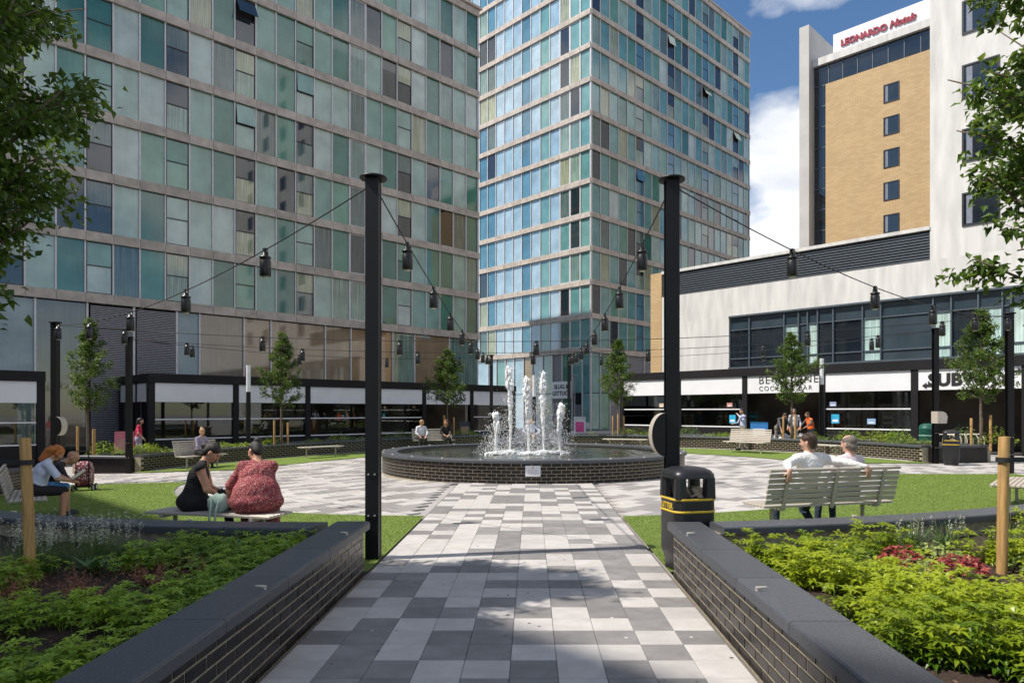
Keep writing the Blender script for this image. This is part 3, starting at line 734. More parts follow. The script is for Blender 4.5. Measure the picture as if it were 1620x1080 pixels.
def pavilion(T, n, bw, depth, zb, openings=(), top=3.70):
    """n bays along local x, front faces -y, zb = local level of its design zero"""
    H = top + zb; pw = .26
    def bx(nm, c, d, m): return MB().bbox(c, d, .006).build(nm, m, T)
    for i in range(n + 1): bx('post', (i * bw, .13, (H - .02) / 2), (pw, .26, H - .02), M_frame)
    bx('roof_beam', (n * bw / 2, .11, H - .19 + .004), (n * bw + pw + .02, .31, .39), M_frame)
    bx('roof', (n * bw / 2, depth / 2 + .15, H - .12), (n * bw + .2, depth - .2, .2), M_frame)
    for i in range(n):
        x = (i + .5) * bw; w = bw - pw - .02
        zf0_, zf1 = 2.485 + zb, 3.31 + zb
        bx('fascia_panel', (x, .06, (zf0_ + zf1) / 2), (w, .06, zf1 - zf0_), M_white)
        bx('fascia_backing', (x, .14, (zf0_ + zf1) / 2), (w, .06, zf1 - zf0_), M_frame)
        if i in openings: continue
        inst('shop_window', boxmesh('shop_window', (w, .016, zf0_ - .87 - zb - .02), G_shopglass), T, M=TR(x, .12, (zf0_ + .87 + zb) / 2))
        for zr in (.87, 1.73): bx('rail', (x, .09, zr + zb), (w, .05, .05), M_white)
        hz = .84 + zb
        bx('plinth', (x, .12, hz / 2), (w, .1, hz), M_frame)
    MB().box((n * bw / 2, depth - .05, H / 2 - .12), (n * bw - .1, .06, H - .26)).build('back_wall', mat('shop_back_wall', (.10, .08, .065), .8, var=.5, scale=.8, detail=2), T)
    MB().box((n * bw / 2, depth / 2 + .1, .02), (n * bw - .3, depth - .4, .03)).build('shop_floor', M_floor, T)
PL = thing('restaurant_pavilion', 'long shaded black framed restaurant pavilion with blank and lettered white fascias', 'shopfront', (-16.23, 29.17, gz(-16)), R(45))
pavilion(PL, 6, 3.56, 5.0, -.05, openings=(4,))
for i, y in enumerate((1.3, 2.6, 3.9)):           # return side with smaller white panels
    MB().box((-.05, y - .05, 2.85), (.06, 1.15, .8)).build('fascia_panel', M_white, PL)
    MB().bbox((-.03, y + .6, 1.7), (.16, .16, 3.4), .005).build('post', M_frame, PL)
MB().bbox((.0, 2.5, 3.46), (.26, 4.6, .38), .006).build('roof_beam', M_frame, PL)
MB().box((.12, 2.5, 1.2), (.04, 4.6, 2.4)).build('side_glass', G_dark, PL)
PL2 = thing('restaurant_pavilion', 'separate black framed pavilion beside the grey louvres with plain white fascia', 'shopfront', (-16.23 - 10.68 * S2 - 2.75, 29.17 - 10.68 * S2 - 2.75, gz(-20)), R(45))
pavilion(PL2, 3, 3.56, 5.0, -.02)
PR = thing('bar_pavilion', 'sunlit black framed shop pavilion with bright white fascia panels', 'shopfront', (*pxz(983, 38.27), 0), R(-45))
pavilion(PR, 8, 3.72, 2.95, 0, openings=(2, 4))
def shop_sign(T, name, label, x, parts):
    s = thing(name, label, 'sign'); s.matrix_basis = T.matrix_basis @ TR(x, .03, 0)
    for body, size, dx, z, bold, sh, sp in parts:
        inst('lettering', text_mesh(body, size, .008, bold, M_ink, 'LEFT', sh, sp), s, M=TR(dx, -.008, z) @ RX(R(90)))
    return s
shop_sign(PL, 'fascia_sign', 'black las IGUANAS lettering on a white fascia of the shaded pavilion', 4.5 * 3.56, [('las', .46, -1.62, 2.70, -.006, .35, .85), ('IGUANAS', .52, -.95, 2.68, .012, 0, 1.02)])
shop_sign(PR, 'fascia_sign', 'thin black BE AT ONE COCKTAIL BAR lettering behind a young tree', 2.5 * 3.72, [('BE AT ONE', .50, -1.15, 2.93, -.004, 0, 1.18), ('COCKTAIL BAR', .31, -1.13, 2.60, -.004, 0, 1.22)])
sw = shop_sign(PR, 'fascia_sign', 'heavy black SUBWAY lettering with arrow ends on white fascia', 4.5 * 3.72, [('SUBWAY', .66, -1.36, 2.66, .035, 0, 1.05)])
MB().prism([(-.16, 0), (0, .13), (0, .05), (.2, .05), (.2, -.05), (0, -.05), (0, -.13)], 0, .012).build('arrow', M_ink, sw, M=TR(-1.42, -.008, 2.66) @ RX(R(90)))
MB().prism([(.16, 0), (0, .13), (0, .05), (-.2, .05), (-.2, -.05), (0, -.05), (0, -.13)], 0, .012).build('arrow', M_ink, sw, M=TR(1.62, -.008, 3.12) @ RX(R(90)))

# --- white podium block with the hotel tower above it
RBm = thing('podium_block', 'white rendered podium with louvred parapet, ribbon window and taller white end', 'building', (*pxz(1030, 40.43), 0), R(-45))
def bxp(nm, c, d, m, T=RBm): return MB().box(c, d).build(nm, m, T)
LEN = 46
xe = 14.75                                            # where the taller white part begins
bxp('wall', (LEN / 2 + .3, 6.0, 1.95), (LEN - .6, 11.8, 3.9), M_rend)
def band(nm, x0, x1, z0, z1, m, y=0.0, th=.3): return MB().box(((x0 + x1) / 2, y + th / 2, (z0 + z1) / 2), (x1 - x0, th, z1 - z0)).build(nm, m, RBm)
band('brick_pier', -.02, .75, 0, 9.72, M_tan, -.02, .9)
xw0 = 5.05                                            # left end of ribbon window
band('wall', .75, xw0, 3.9, 6.73, M_rend); band('wall', .75, LEN, 6.73, 8.27, M_rend)
band('wall', xe, LEN, 8.27, 40, M_rend, 0, .35)
bxp('wall', (xe + .2, 7, 24.1), (.4, 13.3, 31.7), M_rend); bxp('core', (LEN / 2 + 6.9, 7.2, 21), (LEN - xe - 1.2, 12.0, 36), M_dark)
bxp('core', (xe / 2, 6.2, 6.2), (xe - .8, 11.4, 4.4), M_dark)
b = MB(); z = 8.34
while z < 9.55: b.box((0, 0, z), (xe - .75, .12, .07), M=TR(0, 0, 0)); z += .125
b.build('louvre_bank', mat('slate_louvre', (.085, .10, .12), .5, metal=.2), RBm, M=TR((xe + .75) / 2, .1, 0))
band('louvre_backing', .75, xe, 8.27, 9.6, M_dframe, .2, .1); band('parapet_cap', .74, xe, 9.6, 9.76, M_rend, -.05, .5)
# ribbon window: sill, head, mullions, panes with curtains
M_slate = mat('slate_frame', (.10, .125, .15), .45, metal=.3)
zs, zh, ztr = 3.98, 6.70, 5.98
band('sill', xw0, LEN, 3.86, 3.99, M_slate, -.06, .25); band('head', xw0, LEN, 6.66, 6.75, M_slate, -.04, .2)
G_tur = glass('pale_turquoise_curtain_glass', [(.52, .68, .62), (.46, .62, .58), (.58, .72, .66)], .04, 1.7, .3)
G_slate = glass('slate_spandrel_glass', [(.035, .055, .07), (.045, .065, .08)], .06, 1.8, .05)
seq = [(1.15, G_dark), (1.9, G_dark), (.75, G_tur), (.45, G_slate), (.5, G_tur), (.75, G_dark), (1.35, G_dark), (.8, G_tur), (2.15, G_slate), (.7, G_tur), (1.0, G_dark), (.85, G_tur), (.3, G_slate), (1.5, G_tur), (.6, G_dark), (1.3, G_tur), (1.7, G_slate), (.7, G_tur), (1.3, G_dark), (.6, G_tur)]
x = xw0
for rep in range(3):
    for w, m in seq:
        if x + w > LEN: break
        inst('window_pane', boxmesh('window_pane', (w - .04, .03, ztr - zs - .5), m), RBm, M=TR(x + w / 2, .16, (zs + .47 + ztr) / 2))
        inst('window_pane', boxmesh('window_pane', (w - .04, .03, .42), m), RBm, M=TR(x + w / 2, .16, zs + .24))
        inst('window_pane', boxmesh('window_pane', (w - .04, .03, .64), G_slate), RBm, M=TR(x + w / 2, .16, (ztr + zh) / 2 + .01))
        inst('mullion', boxmesh('mullion', (.06, .12, zh - zs), M_slate), RBm, M=TR(x + w, .10, (zs + zh) / 2))
        x += w
for zz in (zs + .46, ztr): band('transom', xw0, LEN, zz - .03, zz + .03, M_slate, .09, .06)
band('ribbon_backing', xw0, LEN, 3.95, 6.7, M_dark, .2, .05)
def hotel_window(T, x, y, z, w, h):
    f = inst('window', frame_mesh(w, h, M_dframe, None, .07, .06), T, M=TR(x, y + .045, z)); inst('pane', boxmesh('pane', (w - .14, .02, h - .14), G_dark), f, loc=(0, .02, 0))
    MB().box((0, 0, 0), (w * .16, .012, h - .2)).build('curtain', mat('grey_curtain', (.20, .22, .27), .8), f, M=TR(-w * .3, .012, 0))
for col in range(4):
    for k in range(11): hotel_window(RBm, xe + 1.9 + col * 4.3, -.06, 10.2 + k * 2.72, 1.35, 1.42)
# hotel tower
HT = thing('hotel_tower', 'tan brick hotel tower with dark corner glazing and white sign parapet', 'building', (*pxz(1306, 59.3), 0), R(-45))
W_ = 30
MB().box((W_ / 2, 7, 15.0), (W_, 14, 30.0)).build('brick_wall', M_tan, HT)
def bh(nm, x0, x1, z0, z1, m, y0=-.03, th=.3): return MB().box(((x0 + x1) / 2, y0 + th / 2, (z0 + z1) / 2), (x1 - x0, th, z1 - z0)).build(nm, m, HT)
i = 0; x = -.95
while x < W_ - 1:
    inst('glass_panel', boxmesh('glass_panel', (1.12, .04, 1.62), G_dark), HT, M=TR(x + .6, .1, 30.86)); inst('mullion', boxmesh('mullion', (.06, .12, 1.7), M_slate), HT, M=TR(x, .08, 30.86)); x += 1.2
MB().box((W_ / 2 - .5, 7.3, 30.86), (W_, 13.8, 1.7)).build('core', M_dark, HT)
for k in range(16): inst('glass_panel', boxmesh('glass_panel', (.84, .04, 1.7), G_dark), HT, M=TR(-.5, .1, 29.1 - k * 1.8))
for k in range(17): inst('mullion', boxmesh('mullion', (.95, .1, .07), M_slate), HT, M=TR(-.5, .1, 30.0 - k * 1.8))
MB().box((-.5, 7.3, 15), (.9, 13.4, 30)).build('stair_core', M_dark, HT)
bh('roof_edge', -1.0, W_, 31.72, 32.35, M_rend, -.25, 14.4)
bh('sign_parapet', .6, W_, 32.36, 34.1, M_white, .15, .3)
fin = MB().box((-1.45, 3.6, 17.6), (.85, 9.2, 35.2)).build('fin_wall', mat('pale_grey_cladding', (.50, .48, .46), .7, var=.08, scale=.6), HT)
for k in range(9): 
    for x_ in (5.3, 8.75, 15.2): hotel_window(HT, x_, -.06, 27.55 - k * 2.66, 1.2, 1.5)
M_red = mat('sign_crimson', (.30, .015, .04), .4)
hs = thing('roof_sign', 'crimson LEONARDO Hotels lettering on the white hotel parapet', 'sign'); hs.matrix_basis = HT.matrix_basis @ TR(1.6, .08, 32.75)
inst('lettering', text_mesh('LEONARDO', .72, .05, .03, M_red, 'LEFT', 0, .92), hs, M=TR(-.35, 0, .1) @ RX(R(90)))
inst('lettering', text_mesh('Hotels', .78, .05, .025, M_red, 'LEFT', .25, .92), hs, M=TR(3.5, 0, .1) @ RX(R(90)))
# block behind the viewer's left whose roof edge throws the soft shade over the near planter
SBk = thing('office_block', 'plain concrete office block behind the viewer shading the near planter', 'building', (-21.75, .15, 0), R(-45))
b = MB(); b.box((-20, -8, 15), (60, 16, 30)); b.build('wall', M_conc, SBk, M=TR(0, 0, 0))
for k in range(9):
    for i in range(22): inst('window', boxmesh('window', (1.6, .06, 1.6), G_dark), SBk, M=TR(-48 + i * 2.6, .02, 3.2 + k * 3.1))
# ------------------------------------------------------------------ steel posts and festoon lights
PH = 4.2
def post(name, label, x, y, dim=.145):
    z = gz(x); t = thing(name, label, 'post', (x, y, z), group='festoon posts')
    H = PH - z if x > -5 else PH - z * 0 + .02
    b = MB(); fl = .012; b.box((0, -dim / 2, H / 2), (dim, fl, H)); b.box((0, dim / 2, H / 2), (dim, fl, H)); b.box((0, 0, H / 2), (.012, dim - fl, H)); b.box((dim / 2 - .02, 0, H / 2), (.03, dim - fl, H))
    b.build('column', M_black, t)
    MB().lathe([(0, .0), (.145, 0), (.15, .012), (.145, .024), (0, .024)], 28).build('cap_disc', M_black, t, M=TR(0, 0, H))
    for zz in (.5, .95):
        MB().box((0, -dim / 2 - .009, zz), (dim - .03, .006, .05)).build('fixing_plate', M_black, t)
        for s in (-1, 1): MB().cyl((s * .035, -dim / 2 - .011, zz), (s * .035, -dim / 2 - .022, zz), .010, n=8).build('bolt', M_steel, t)
    return t, Vector((x, y, z + H))
posts = {}
for key, lab, x, y in (('NL', 'black steel post standing on the lawn corner beside the shaded planter', -1.75, 7.55), ('NR', 'black steel post with round speaker box behind the litter bin', 1.56, 7.60),
                       ('WS', 'black steel post with small rounded box beside the grey louvres', -12.35, 17.7), ('WN', 'black steel post at the planter end before the restaurant entrance', -12.5, 21.2),
                       ('ES', 'black steel post beside the slatted bench under the sandwich shop sign', 12.6, 18.0), ('EN', 'black steel post carrying a curved stainless box next to a bin', 12.6, 21.3),
                       ('FL', 'far black steel post beyond the fountain, restaurant side', -1.85, 31.4), ('FR', 'far black steel post beyond the fountain, white pub board behind it', 1.72, 31.4)):
    t_, top = post('steel_post', lab, x, y); posts[key] = (t_, top)
M_lamp = mat('black_lamp_housing', (.012, .012, .013), .35, var=.2)
lamp_parts = [('housing', MB().lathe([(0, -.27), (.05, -.27), (.056, -.262), (.056, -.12), (.05, -.11), (.05, -.09), (.058, -.085), (.058, -.072), (.03, -.06), (.03, -.03), (0, -.03)], 16).mesh('housing', M_lamp, True)),
              ('clamp', MB().box((0, 0, -.01), (.05, .035, .05)).tube([(-.045, 0, -.06), (-.05, 0, -.03), (-.02, 0, .0), (.02, 0, .0), (.05, 0, -.03), (.045, 0, -.06)], .006, 6).mesh('clamp', M_lamp)),
              ('bulb', MB().lathe([(0, -.285), (.03, -.282), (.036, -.272), (0, -.271)], 12).mesh('bulb', mat('lamp_glass', (.55, .52, .42), .2), True))]
PN = dict(NL='the lawn corner post', NR='the bin post', WS='the louvre side post', WN='the restaurant side post', ES='the bench side post', EN='the steel box post', FL='the far restaurant post', FR='the far pub post')
ORD = ('first', 'second', 'third', 'fourth', 'fifth', 'sixth', 'seventh', 'eighth', 'ninth')
def festoon(a, b, n, sag, label, lab_lamp, off=0.5, skip=()):
    A = posts[a][1] + Vector((0, 0, -.05)); B = posts[b][1] + Vector((0, 0, -.05)); k = 40
    P = [A.lerp(B, i / k) - Vector((0, 0, 4 * sag * (i / k) * (1 - i / k))) for i in range(k + 1)]
    c = MB().tube(P, .0085, 6).build('festoon_cable', M_rubber, smooth=True); tag(c, label, 'cable', 'festoon cables')
    d = (B - A); rz = math.atan2(d.y, d.x)
    for i in range(n):
        if i in skip: continue
        f = (i + off) / n; p = A.lerp(B, f) - Vector((0, 0, 4 * sag * f * (1 - f)))
        t = thing('festoon_lamp', ORD[i] + ' festoon lamp from ' + PN[a] + ' towards ' + PN[b], 'lamp', p, rz, group='festoon lamps on ' + a + b)
        t['group'] = 'festoon lamps'
        t.scale = (1.35, 1.35, 1.35)
        for nm, me in lamp_parts: inst(nm, me, t)
festoon('NL', 'WS', 5, .42, 'black cable from the lawn post to the louvre side', 'black festoon lamp on the cable crossing the shaded apartment block', .9)
festoon('NL', 'FL', 9, .45, 'black cable running from the lawn post over the fountain, restaurant side', 'black festoon lamp on the cable along the restaurant side of the fountain', .8)
festoon('NR', 'FR', 9, .45, 'black cable running from the bin post over the fountain, bar side', 'black festoon lamp on the cable along the bar side of the fountain', .8)
festoon('NR', 'ES', 5, .42, 'black cable from the bin post towards the sandwich shop', 'black festoon lamp on the cable crossing the white podium', .95)
festoon('WS', 'ES', 7, .55, 'black cable spanning the plaza on this side of the fountain middle', 'black festoon lamp on the cross cable this side of the fountain jets')
festoon('WN', 'EN', 7, .55, 'black cable spanning the plaza just behind the fountain middle', 'black festoon lamp on the cross cable just behind the jets')
festoon('WN', 'FL', 4, .3, 'black cable along the restaurant pavilion', 'black festoon lamp on the cable before the restaurant pavilion')
festoon('FR', 'EN', 4, .3, 'black cable along the bar pavilion', 'black festoon lamp on the cable before the bar pavilion')
# round speaker / sign boxes on posts
def dbox(name, label, x, y, z, r, side, sc=1.0):
    t = thing(name, label, 'wall box', (x, y, z)); n = 18
    poly = [(0, -r)] + [(side * r * .62 * math.cos(a), r * math.sin(a)) for a in [(-math.pi / 2) + math.pi * i / n for i in range(n + 1)]] + [(0, r)]
    if side < 0: poly = poly[::-1]
    M = RX(R(90))
    MB().prism(poly, -.11, .11, M=M).build('housing', M_black, t)
    rim = [(side * (r * .62 + .004) * math.cos(a), (r + .004) * math.sin(a)) for a in [(-math.pi / 2) + math.pi * i / n for i in range(n + 1)]]
    b = MB(); vs = []
    for u, w in rim: vs += [(u, -.112, w), (u, .112, w)]
    b.add(vs, [(2 * i, 2 * i + 1, 2 * i + 3, 2 * i + 2) for i in range(n)]); b.build('rim_band', M_steel, t); return t
dbox('speaker_box', 'half round black box with steel rim on the post behind the litter bin', 1.56 - .09, 7.6, 1.64 - .26, .235, -1)
dbox('speaker_box', 'half round black box on the post by the grey louvres', -12.35 + .09, 17.7, 1.25, .24, 1)
ib = thing('info_box', 'curved stainless box fixed to the post beside a black bin', 'wall box', (12.6 + .05, 21.2, 1.42))
b = MB(); pr = [(-.14, -.16), (.14, -.16), (.17, .05), (.12, .16), (.02, .21), (-.14, .21)]
b.prism(pr, -.17, .17, M=RX(R(90))); b.build('casing', M_steel, ib)
# white-topped light columns
for lab, x_, Z, top in (('slim black light column with white upper tube before the restaurant', 393, 27.0, 3.45), ('slim black light column with white upper tube before the cocktail bar', 1300, 27.4, 3.75), ('slim white-topped light column behind the fountain jets', 845, 33.5, 3.4)):
    X, Y = pxz(x_, Z); t = thing('light_column', lab, 'lamp post', (X, Y, gz(X)), group='light columns'); h = top - gz(X)
    MB().cyl((0, 0, 0), (0, 0, h - 1.05), .085, n=20).build('shaft', M_black, t, smooth=True, auto=40); MB().cyl((0, 0, h - 1.05), (0, 0, h), .083, n=20).build('diffuser', mat('white_diffuser', (.75, .75, .78), .35), t, smooth=True, auto=40)
sl = thing('street_light', 'thin grey street light with flat head by the tower door', 'lamp post', (*pxz(909, 44), 0))
MB().cyl((0, 0, 0), (0, 0, 3.9), .05, .035, 12).build('pole', mat('grey_pole', (.22, .22, .23), .5), sl, smooth=True, auto=40); MB().lathe([(0, 3.98), (.22, 3.95), (.24, 3.9), (.05, 3.86)], 20).build('head', mat('grey_pole', (.22, .22, .23)), sl)

# ------------------------------------------------------------------ benches
def slat(b, c, d, M=None): b.bbox(c, d, .004, M=M)
def bench_meshes(L_, back):
    out = []; sl_me = MB().bbox((0, 0, 0), (L_, .06, .03), .006).mesh('slat', M_steel)
    for i in range(7): out.append(('slat', sl_me, TR(0, -.21 + i * .07, .435)))
    for s in (-1, 1):
        out.append(('seat_frame', MB().box((0, 0, 0), (.045, .50, .04)).mesh('seat_frame', M_steel), TR(s * L_ * .36, 0, .40)))
        lg = MB().cyl((0, 0, 0), (0, 0, .385), .026, n=14).cyl((0, 0, 0), (0, 0, .012), .06, n=16).mesh('leg', M_steel)
        out.append(('leg', lg, TR(s * L_ * .36, 0, 0)))
    if back:
        A = RX(R(14))
        sb = MB().bbox((0, 0, 0), (L_, .022, .053), .005).mesh('slat', M_steel)
        for i in range(6): out.append(('slat', sb, TR(0, -.25, .47) @ A @ TR(0, 0, .03 + i * .069)))
        out.append(('top_rail', MB().tube([(-L_ / 2, 0, 0), (L_ / 2, 0, 0)], .022, 12).mesh('top_rail', M_steel), TR(0, -.25, .47) @ A @ TR(0, 0, .445)))
        for s in (-.37, 0, .37): out.append(('back_bracket', MB().box((0, 0, 0), (.05, .02, .5)).mesh('back_bracket', M_steel), TR(s * L_, -.25, .45) @ A @ TR(0, -.022, .2)))
    return out
_bench = {}
def bench(label, x, y, face, L_=1.8, back=True, group='stainless benches'):
    """face: world angle the sitter looks towards"""
    k = (L_, back)
    if k not in _bench: _bench[k] = bench_meshes(L_, back)
    t = thing('bench', label, 'bench', (x, y, gz(x)), face - math.pi / 2, group)
    for nm, me, M in _bench[k]: inst(nm, me, t, M=M)
    return t
B1 = bench('backless slatted steel bench with two women sitting on it', -3.92, 8.55, R(76), 1.78, False)
B2 = bench('slatted steel bench with two people in white shirts seated', 3.80, 9.06, R(106), 1.98, True)
B3 = bench('slatted bench where a ginger haired reader sits beside a man', -8.35, 11.35, R(35), 1.8, True)
B4 = bench('slatted bench partly hidden by a round timber stake, lawn side', 8.25, 11.7, R(140), 1.8, True)
B5 = bench('slatted bench with a fair haired person and dark bags', -10.9, 22.6, R(-22), 1.7, True)
B6 = bench('backless bench on the lawn strip before the restaurant', -8.2, 26.6, R(-42), 1.75, False)
B7 = bench('pale slatted bench before the fountain rim with two seated people', -4.3, 30.0, R(-68), 1.8, True)
B8 = bench('empty sunlit slatted bench before the cocktail bar', 8.35, 26.6, R(-140), 1.8, True)
B9 = bench('empty backless bench behind the fountain, bar side', 4.0, 29.2, R(-112), 1.9, False)
B10 = bench('backless bench against the brick planter near the sandwich shop', 10.4, 24.4, R(-155), 1.6, False)

# ------------------------------------------------------------------ litter bins
M_bin = mat('black_bin_plastic', (.016, .016, .018), .38, var=.15, scale=4, bump=.1, bscale=80)
M_yel = mat('yellow_band', (.62, .42, .03), .5, var=.1)
def rrect(w, d, r, n=6):
    pts = []
    for cx_, cy_, a0 in ((w / 2 - r, d / 2 - r, 0), (-w / 2 + r, d / 2 - r, 90), (-w / 2 + r, -d / 2 + r, 180), (w / 2 - r, -d / 2 + r, 270)):
        for i in range(n + 1): a = R(a0 + 90 * i / n); pts.append((cx_ + r * math.cos(a), cy_ + r * math.sin(a)))
    return pts
def loft(levels, cap_top=True, cap_bot=True):
    b = MB(); vs = []; n = len(levels[0][0])
    for poly, z in levels: vs += [(x, y, z) for x, y in poly]
    fs = [(k * n + i, k * n + (i + 1) % n, (k + 1) * n + (i + 1) % n, (k + 1) * n + i) for k in range(len(levels) - 1) for i in range(n)]
    if cap_bot: fs.append(tuple(range(n))[::-1])
    if cap_top: fs.append(tuple(range((len(levels) - 1) * n, len(levels) * n)))
    return b.add(vs, fs)
def bin_thing(name, label, loc, rz, group):
    t = thing(name, label, 'litter bin', loc, rz, group); w, d, r = .45, .45, .10
    loft([(rrect(w - .1, d - .1, r), 0), (rrect(w - .06, d - .06, r), .03), (rrect(w - .05, d - .05, r), .16), (rrect(w - .01, d - .01, r), .2), (rrect(w, d, r), .24), (rrect(w, d, r), .80), (rrect(w - .03, d - .03, r), .815), (rrect(w - .06, d - .06, r), .815), (rrect(w - .06, d - .06, r), .77)], False).build('body', M_bin, t, smooth=True, auto=35)
    for z in (.655, .785): loft([(rrect(w + .004, d + .004, r), z), (rrect(w + .012, d + .012, r), z + .006), (rrect(w + .012, d + .012, r), z + .018), (rrect(w + .004, d + .004, r), z + .024)], False, False).build('band', M_yel, t)
    for sx in (-1, 1):
        for sy in (-1, 1): loft([(rrect(.12, .12, .04), .80), (rrect(.11, .11, .04), 1.03)]).build('corner_pillar', M_bin, t, smooth=True, auto=35, M=TR(sx * (w / 2 - .065), sy * (d / 2 - .065), 0))
    t.scale = (1, 1, .94)
    loft([(rrect(w, d, r), 1.02), (rrect(w, d, r), 1.06), (rrect(w - .05, d - .05, r - .01), 1.10), (rrect(w - .16, d - .16, .08), 1.13), (rrect(.10, .10, .04), 1.142)]).build('hood', M_bin, t, smooth=True, auto=40)
    rs = random.Random(9)
    m_pap = mat('waste_paper', (.45, .36, .26), .8, var=.3)
    for i in range(9):
        M = TR(rs.uniform(-.11, .11), rs.uniform(-.11, .11), .80 + rs.uniform(0, .09)) @ Euler((rs.uniform(-1, 1), rs.uniform(-1, 1), rs.uniform(0, 6))).to_matrix().to_4x4()
        MB().bbox((0, 0, 0), (rs.uniform(.1, .2), rs.uniform(.08, .14), rs.uniform(.01, .07)), .004).build('litter', m_pap, t, M=M)
    for a in (180,):
        inst('lettering', text_mesh('LITTER', .085, .001, .002, M_yel), t, M=RZ(R(a)) @ TR(0, -d / 2 - .003, .695) @ RX(R(90)))
    inst('lettering', text_mesh('LITTER', .085, .001, .002, M_yel), t, M=RZ(R(-90)) @ TR(0, -w / 2 - .003, .695) @ RX(R(90)))
    return t
bin_thing('litter_bin', 'black square litter bin with yellow bands and hood beside a planter', (1.61, 7.06, 0), R(14), 'litter bins')
bin_thing('litter_bin', 'black litter bin with yellow bands against the curved brick planter', (12.75, 20.75, 0), R(-30), 'litter bins')
gb = thing('green_bin', 'green round bin with domed lid outside the sandwich shop', 'bin', (*pxz(1467, 25.6), 0))
m_gr = mat('green_plastic', (.012, .10, .07), .45)
MB().lathe([(0, 0), (.27, 0), (.28, .05), (.28, .95), (.29, .97), (.29, 1.0), (.28, 1.02), (.25, 1.12), (.12, 1.17), (0, 1.18)], 28).build('body', m_gr, gb, smooth=True, auto=40); MB().lathe([(.285, .70), (.292, .71), (.292, .74), (.285, .75)], 28).build('band', mat('pale_green', (.2, .35, .28), .5), gb)
dk = bin_thing('litter_bin', 'dark litter bin standing behind the ginger reader bench', (-8.75, 10.75, gz(-8.7)), R(20), 'litter bins')

# ------------------------------------------------------------------ stakes
def stake(label, x, y, z0, top, r=.045, tilt=(0, 0)):
    t = MB(); t.tube([(0, 0, -.1), (tilt[0] * .5, tilt[1] * .5, (top - z0) / 2), (tilt[0], tilt[1], top - z0 - .01), (tilt[0], tilt[1], top - z0)], [r, r, r, r * .93], 14)
    o = t.build('timber_stake', M_wood, smooth=True, auto=50); o.location = (x, y, z0); tag(o, label, 'stake', 'timber tree stakes'); return o
SZ = .30
stake('round timber stake in the shaded planter with black strap', -4.12, 5.62, SZ + gz(-4.1), 1.42, .041, (-.05, 0))
stake('round timber stake in the sunlit planter with black strap', 3.87, 5.62, SZ, 1.43, .041, (.02, 0))
def strap(label, x, y, z, x2, y2, z2):
    b = MB(); b.lathe([(.05, -.02), (.056, -.02), (.056, .02), (.05, .02)], 20, M=TR(x, y, z)); o = None
    d = Vector((x2 - x, y2 - y, z2 - z)); a = Vector((x, y, z)) + d.normalized() * .05
    vs = [(a.x, a.y, a.z - .02), (a.x, a.y, a.z + .02), (x2, y2, z2 + .02), (x2, y2, z2 - .02), (a.x, a.y + .006, a.z - .02), (a.x, a.y + .006, a.z + .02), (x2, y2 + .006, z2 + .02), (x2, y2 + .006, z2 - .02)]
    b.add(vs, [(0, 1, 2, 3), (7, 6, 5, 4), (0, 4, 5, 1), (3, 2, 6, 7)])
    tag(b.build('rubber_strap', M_rubber), label, 'strap', 'tree ties')
strap('black rubber tie from the shaded stake to its tree', -4.165, 5.62, 1.22, -5.0, 5.55, 1.24)
strap('black rubber tie from the sunlit stake to its tree', 3.885, 5.62, 1.24, 4.95, 5.6, 1.24)

# ------------------------------------------------------------------ boards, bags, cafe things
def aboard(label, x, y, rz, col, w=.62, h=1.0, panel=None):
    t = thing('pavement_board', label, 'sign board', (x, y, gz(x)), rz, 'pavement boards'); m = mat('board_' + str(col), col, .5)
    for s in (-1, 1):
        MB().bbox((0, 0, h / 2), (w, .03, h), .004).build('board', m, t, M=TR(0, s * .17, 0) @ RX(R(s * 9)))
        if panel: MB().box((0, s * .02, h * .5), (w * .72, .006, h * .5)).build('poster', mat('poster_' + str(panel), panel, .5), t, M=TR(0, s * .17, 0) @ RX(R(s * 9)))
    return t
aboard('pink pavement board leaning by the restaurant side door', *pxz(197, 27.6), R(20), (.55, .16, .20), .7, 1.25, (.45, .25, .2))
aboard('white pavement board with pink poster by the tower door', *pxz(917, 43), R(0), (.75, .75, .75), .75, 1.3, (.70, .08, .28))
aboard('blue pavement board with white menu before the cocktail bar', *pxz(1201, 30.6), R(-25), (.02, .16, .42), .75, 1.15, (.6, .6, .62))
aboard('dark pavement board beside the restaurant entrance', *pxz(735, 39), R(15), (.03, .03, .035), .6, 1.1, (.35, .2, .12))
m_bag = mat('white_bulk_bag', (.68, .68, .70), .7, var=.08, bump=.5, bscale=6)
def sack(label, x, y, sx, sy, sz, m, cat='bag', name='rubble_bag'):
    v = ICO_V; bm = bmesh.new(); bmesh.ops.create_icosphere(bm, subdivisions=3, radius=1)
    rs = random.Random(int(x * 100))
    for q in bm.verts:
        c = q.co; k = 1 + .12 * math.sin(7 * c.x + 3 * c.z + x) + .08 * math.sin(11 * c.y + x * 2)
        p = max(abs(c.x), abs(c.y), abs(c.z)); c *= (0.55 + .45 / p) * k * .8; q.co = (c.x * sx, c.y * sy, max(-.5, c.z) * sz + .5 * sz)
    me = bpy.data.meshes.new(name); bm.to_mesh(me); bm.free(); me.materials.append(m); me.polygons.foreach_set('use_smooth', [True] * len(me.polygons))
    o = link(bpy.data.objects.new(name, me)); o.location = (x, y, gz(x)); tag(o, label, cat); return o
sack('large white bulk bag at the feet of the workmen', *pxz(1240, 29.2), .45, .4, .5, m_bag)
sack('grey rubble sack between the workmen and the orange vest', *pxz(1268, 29.6), .3, .3, .5, mat('grey_sack', (.30, .30, .32), .7, bump=.5, bscale=8))
sack('dark sack beside the blue pavement board', *pxz(1222, 29.8), .25, .3, .45, mat('dark_sack', (.05, .05, .055), .6, bump=.5, bscale=8))
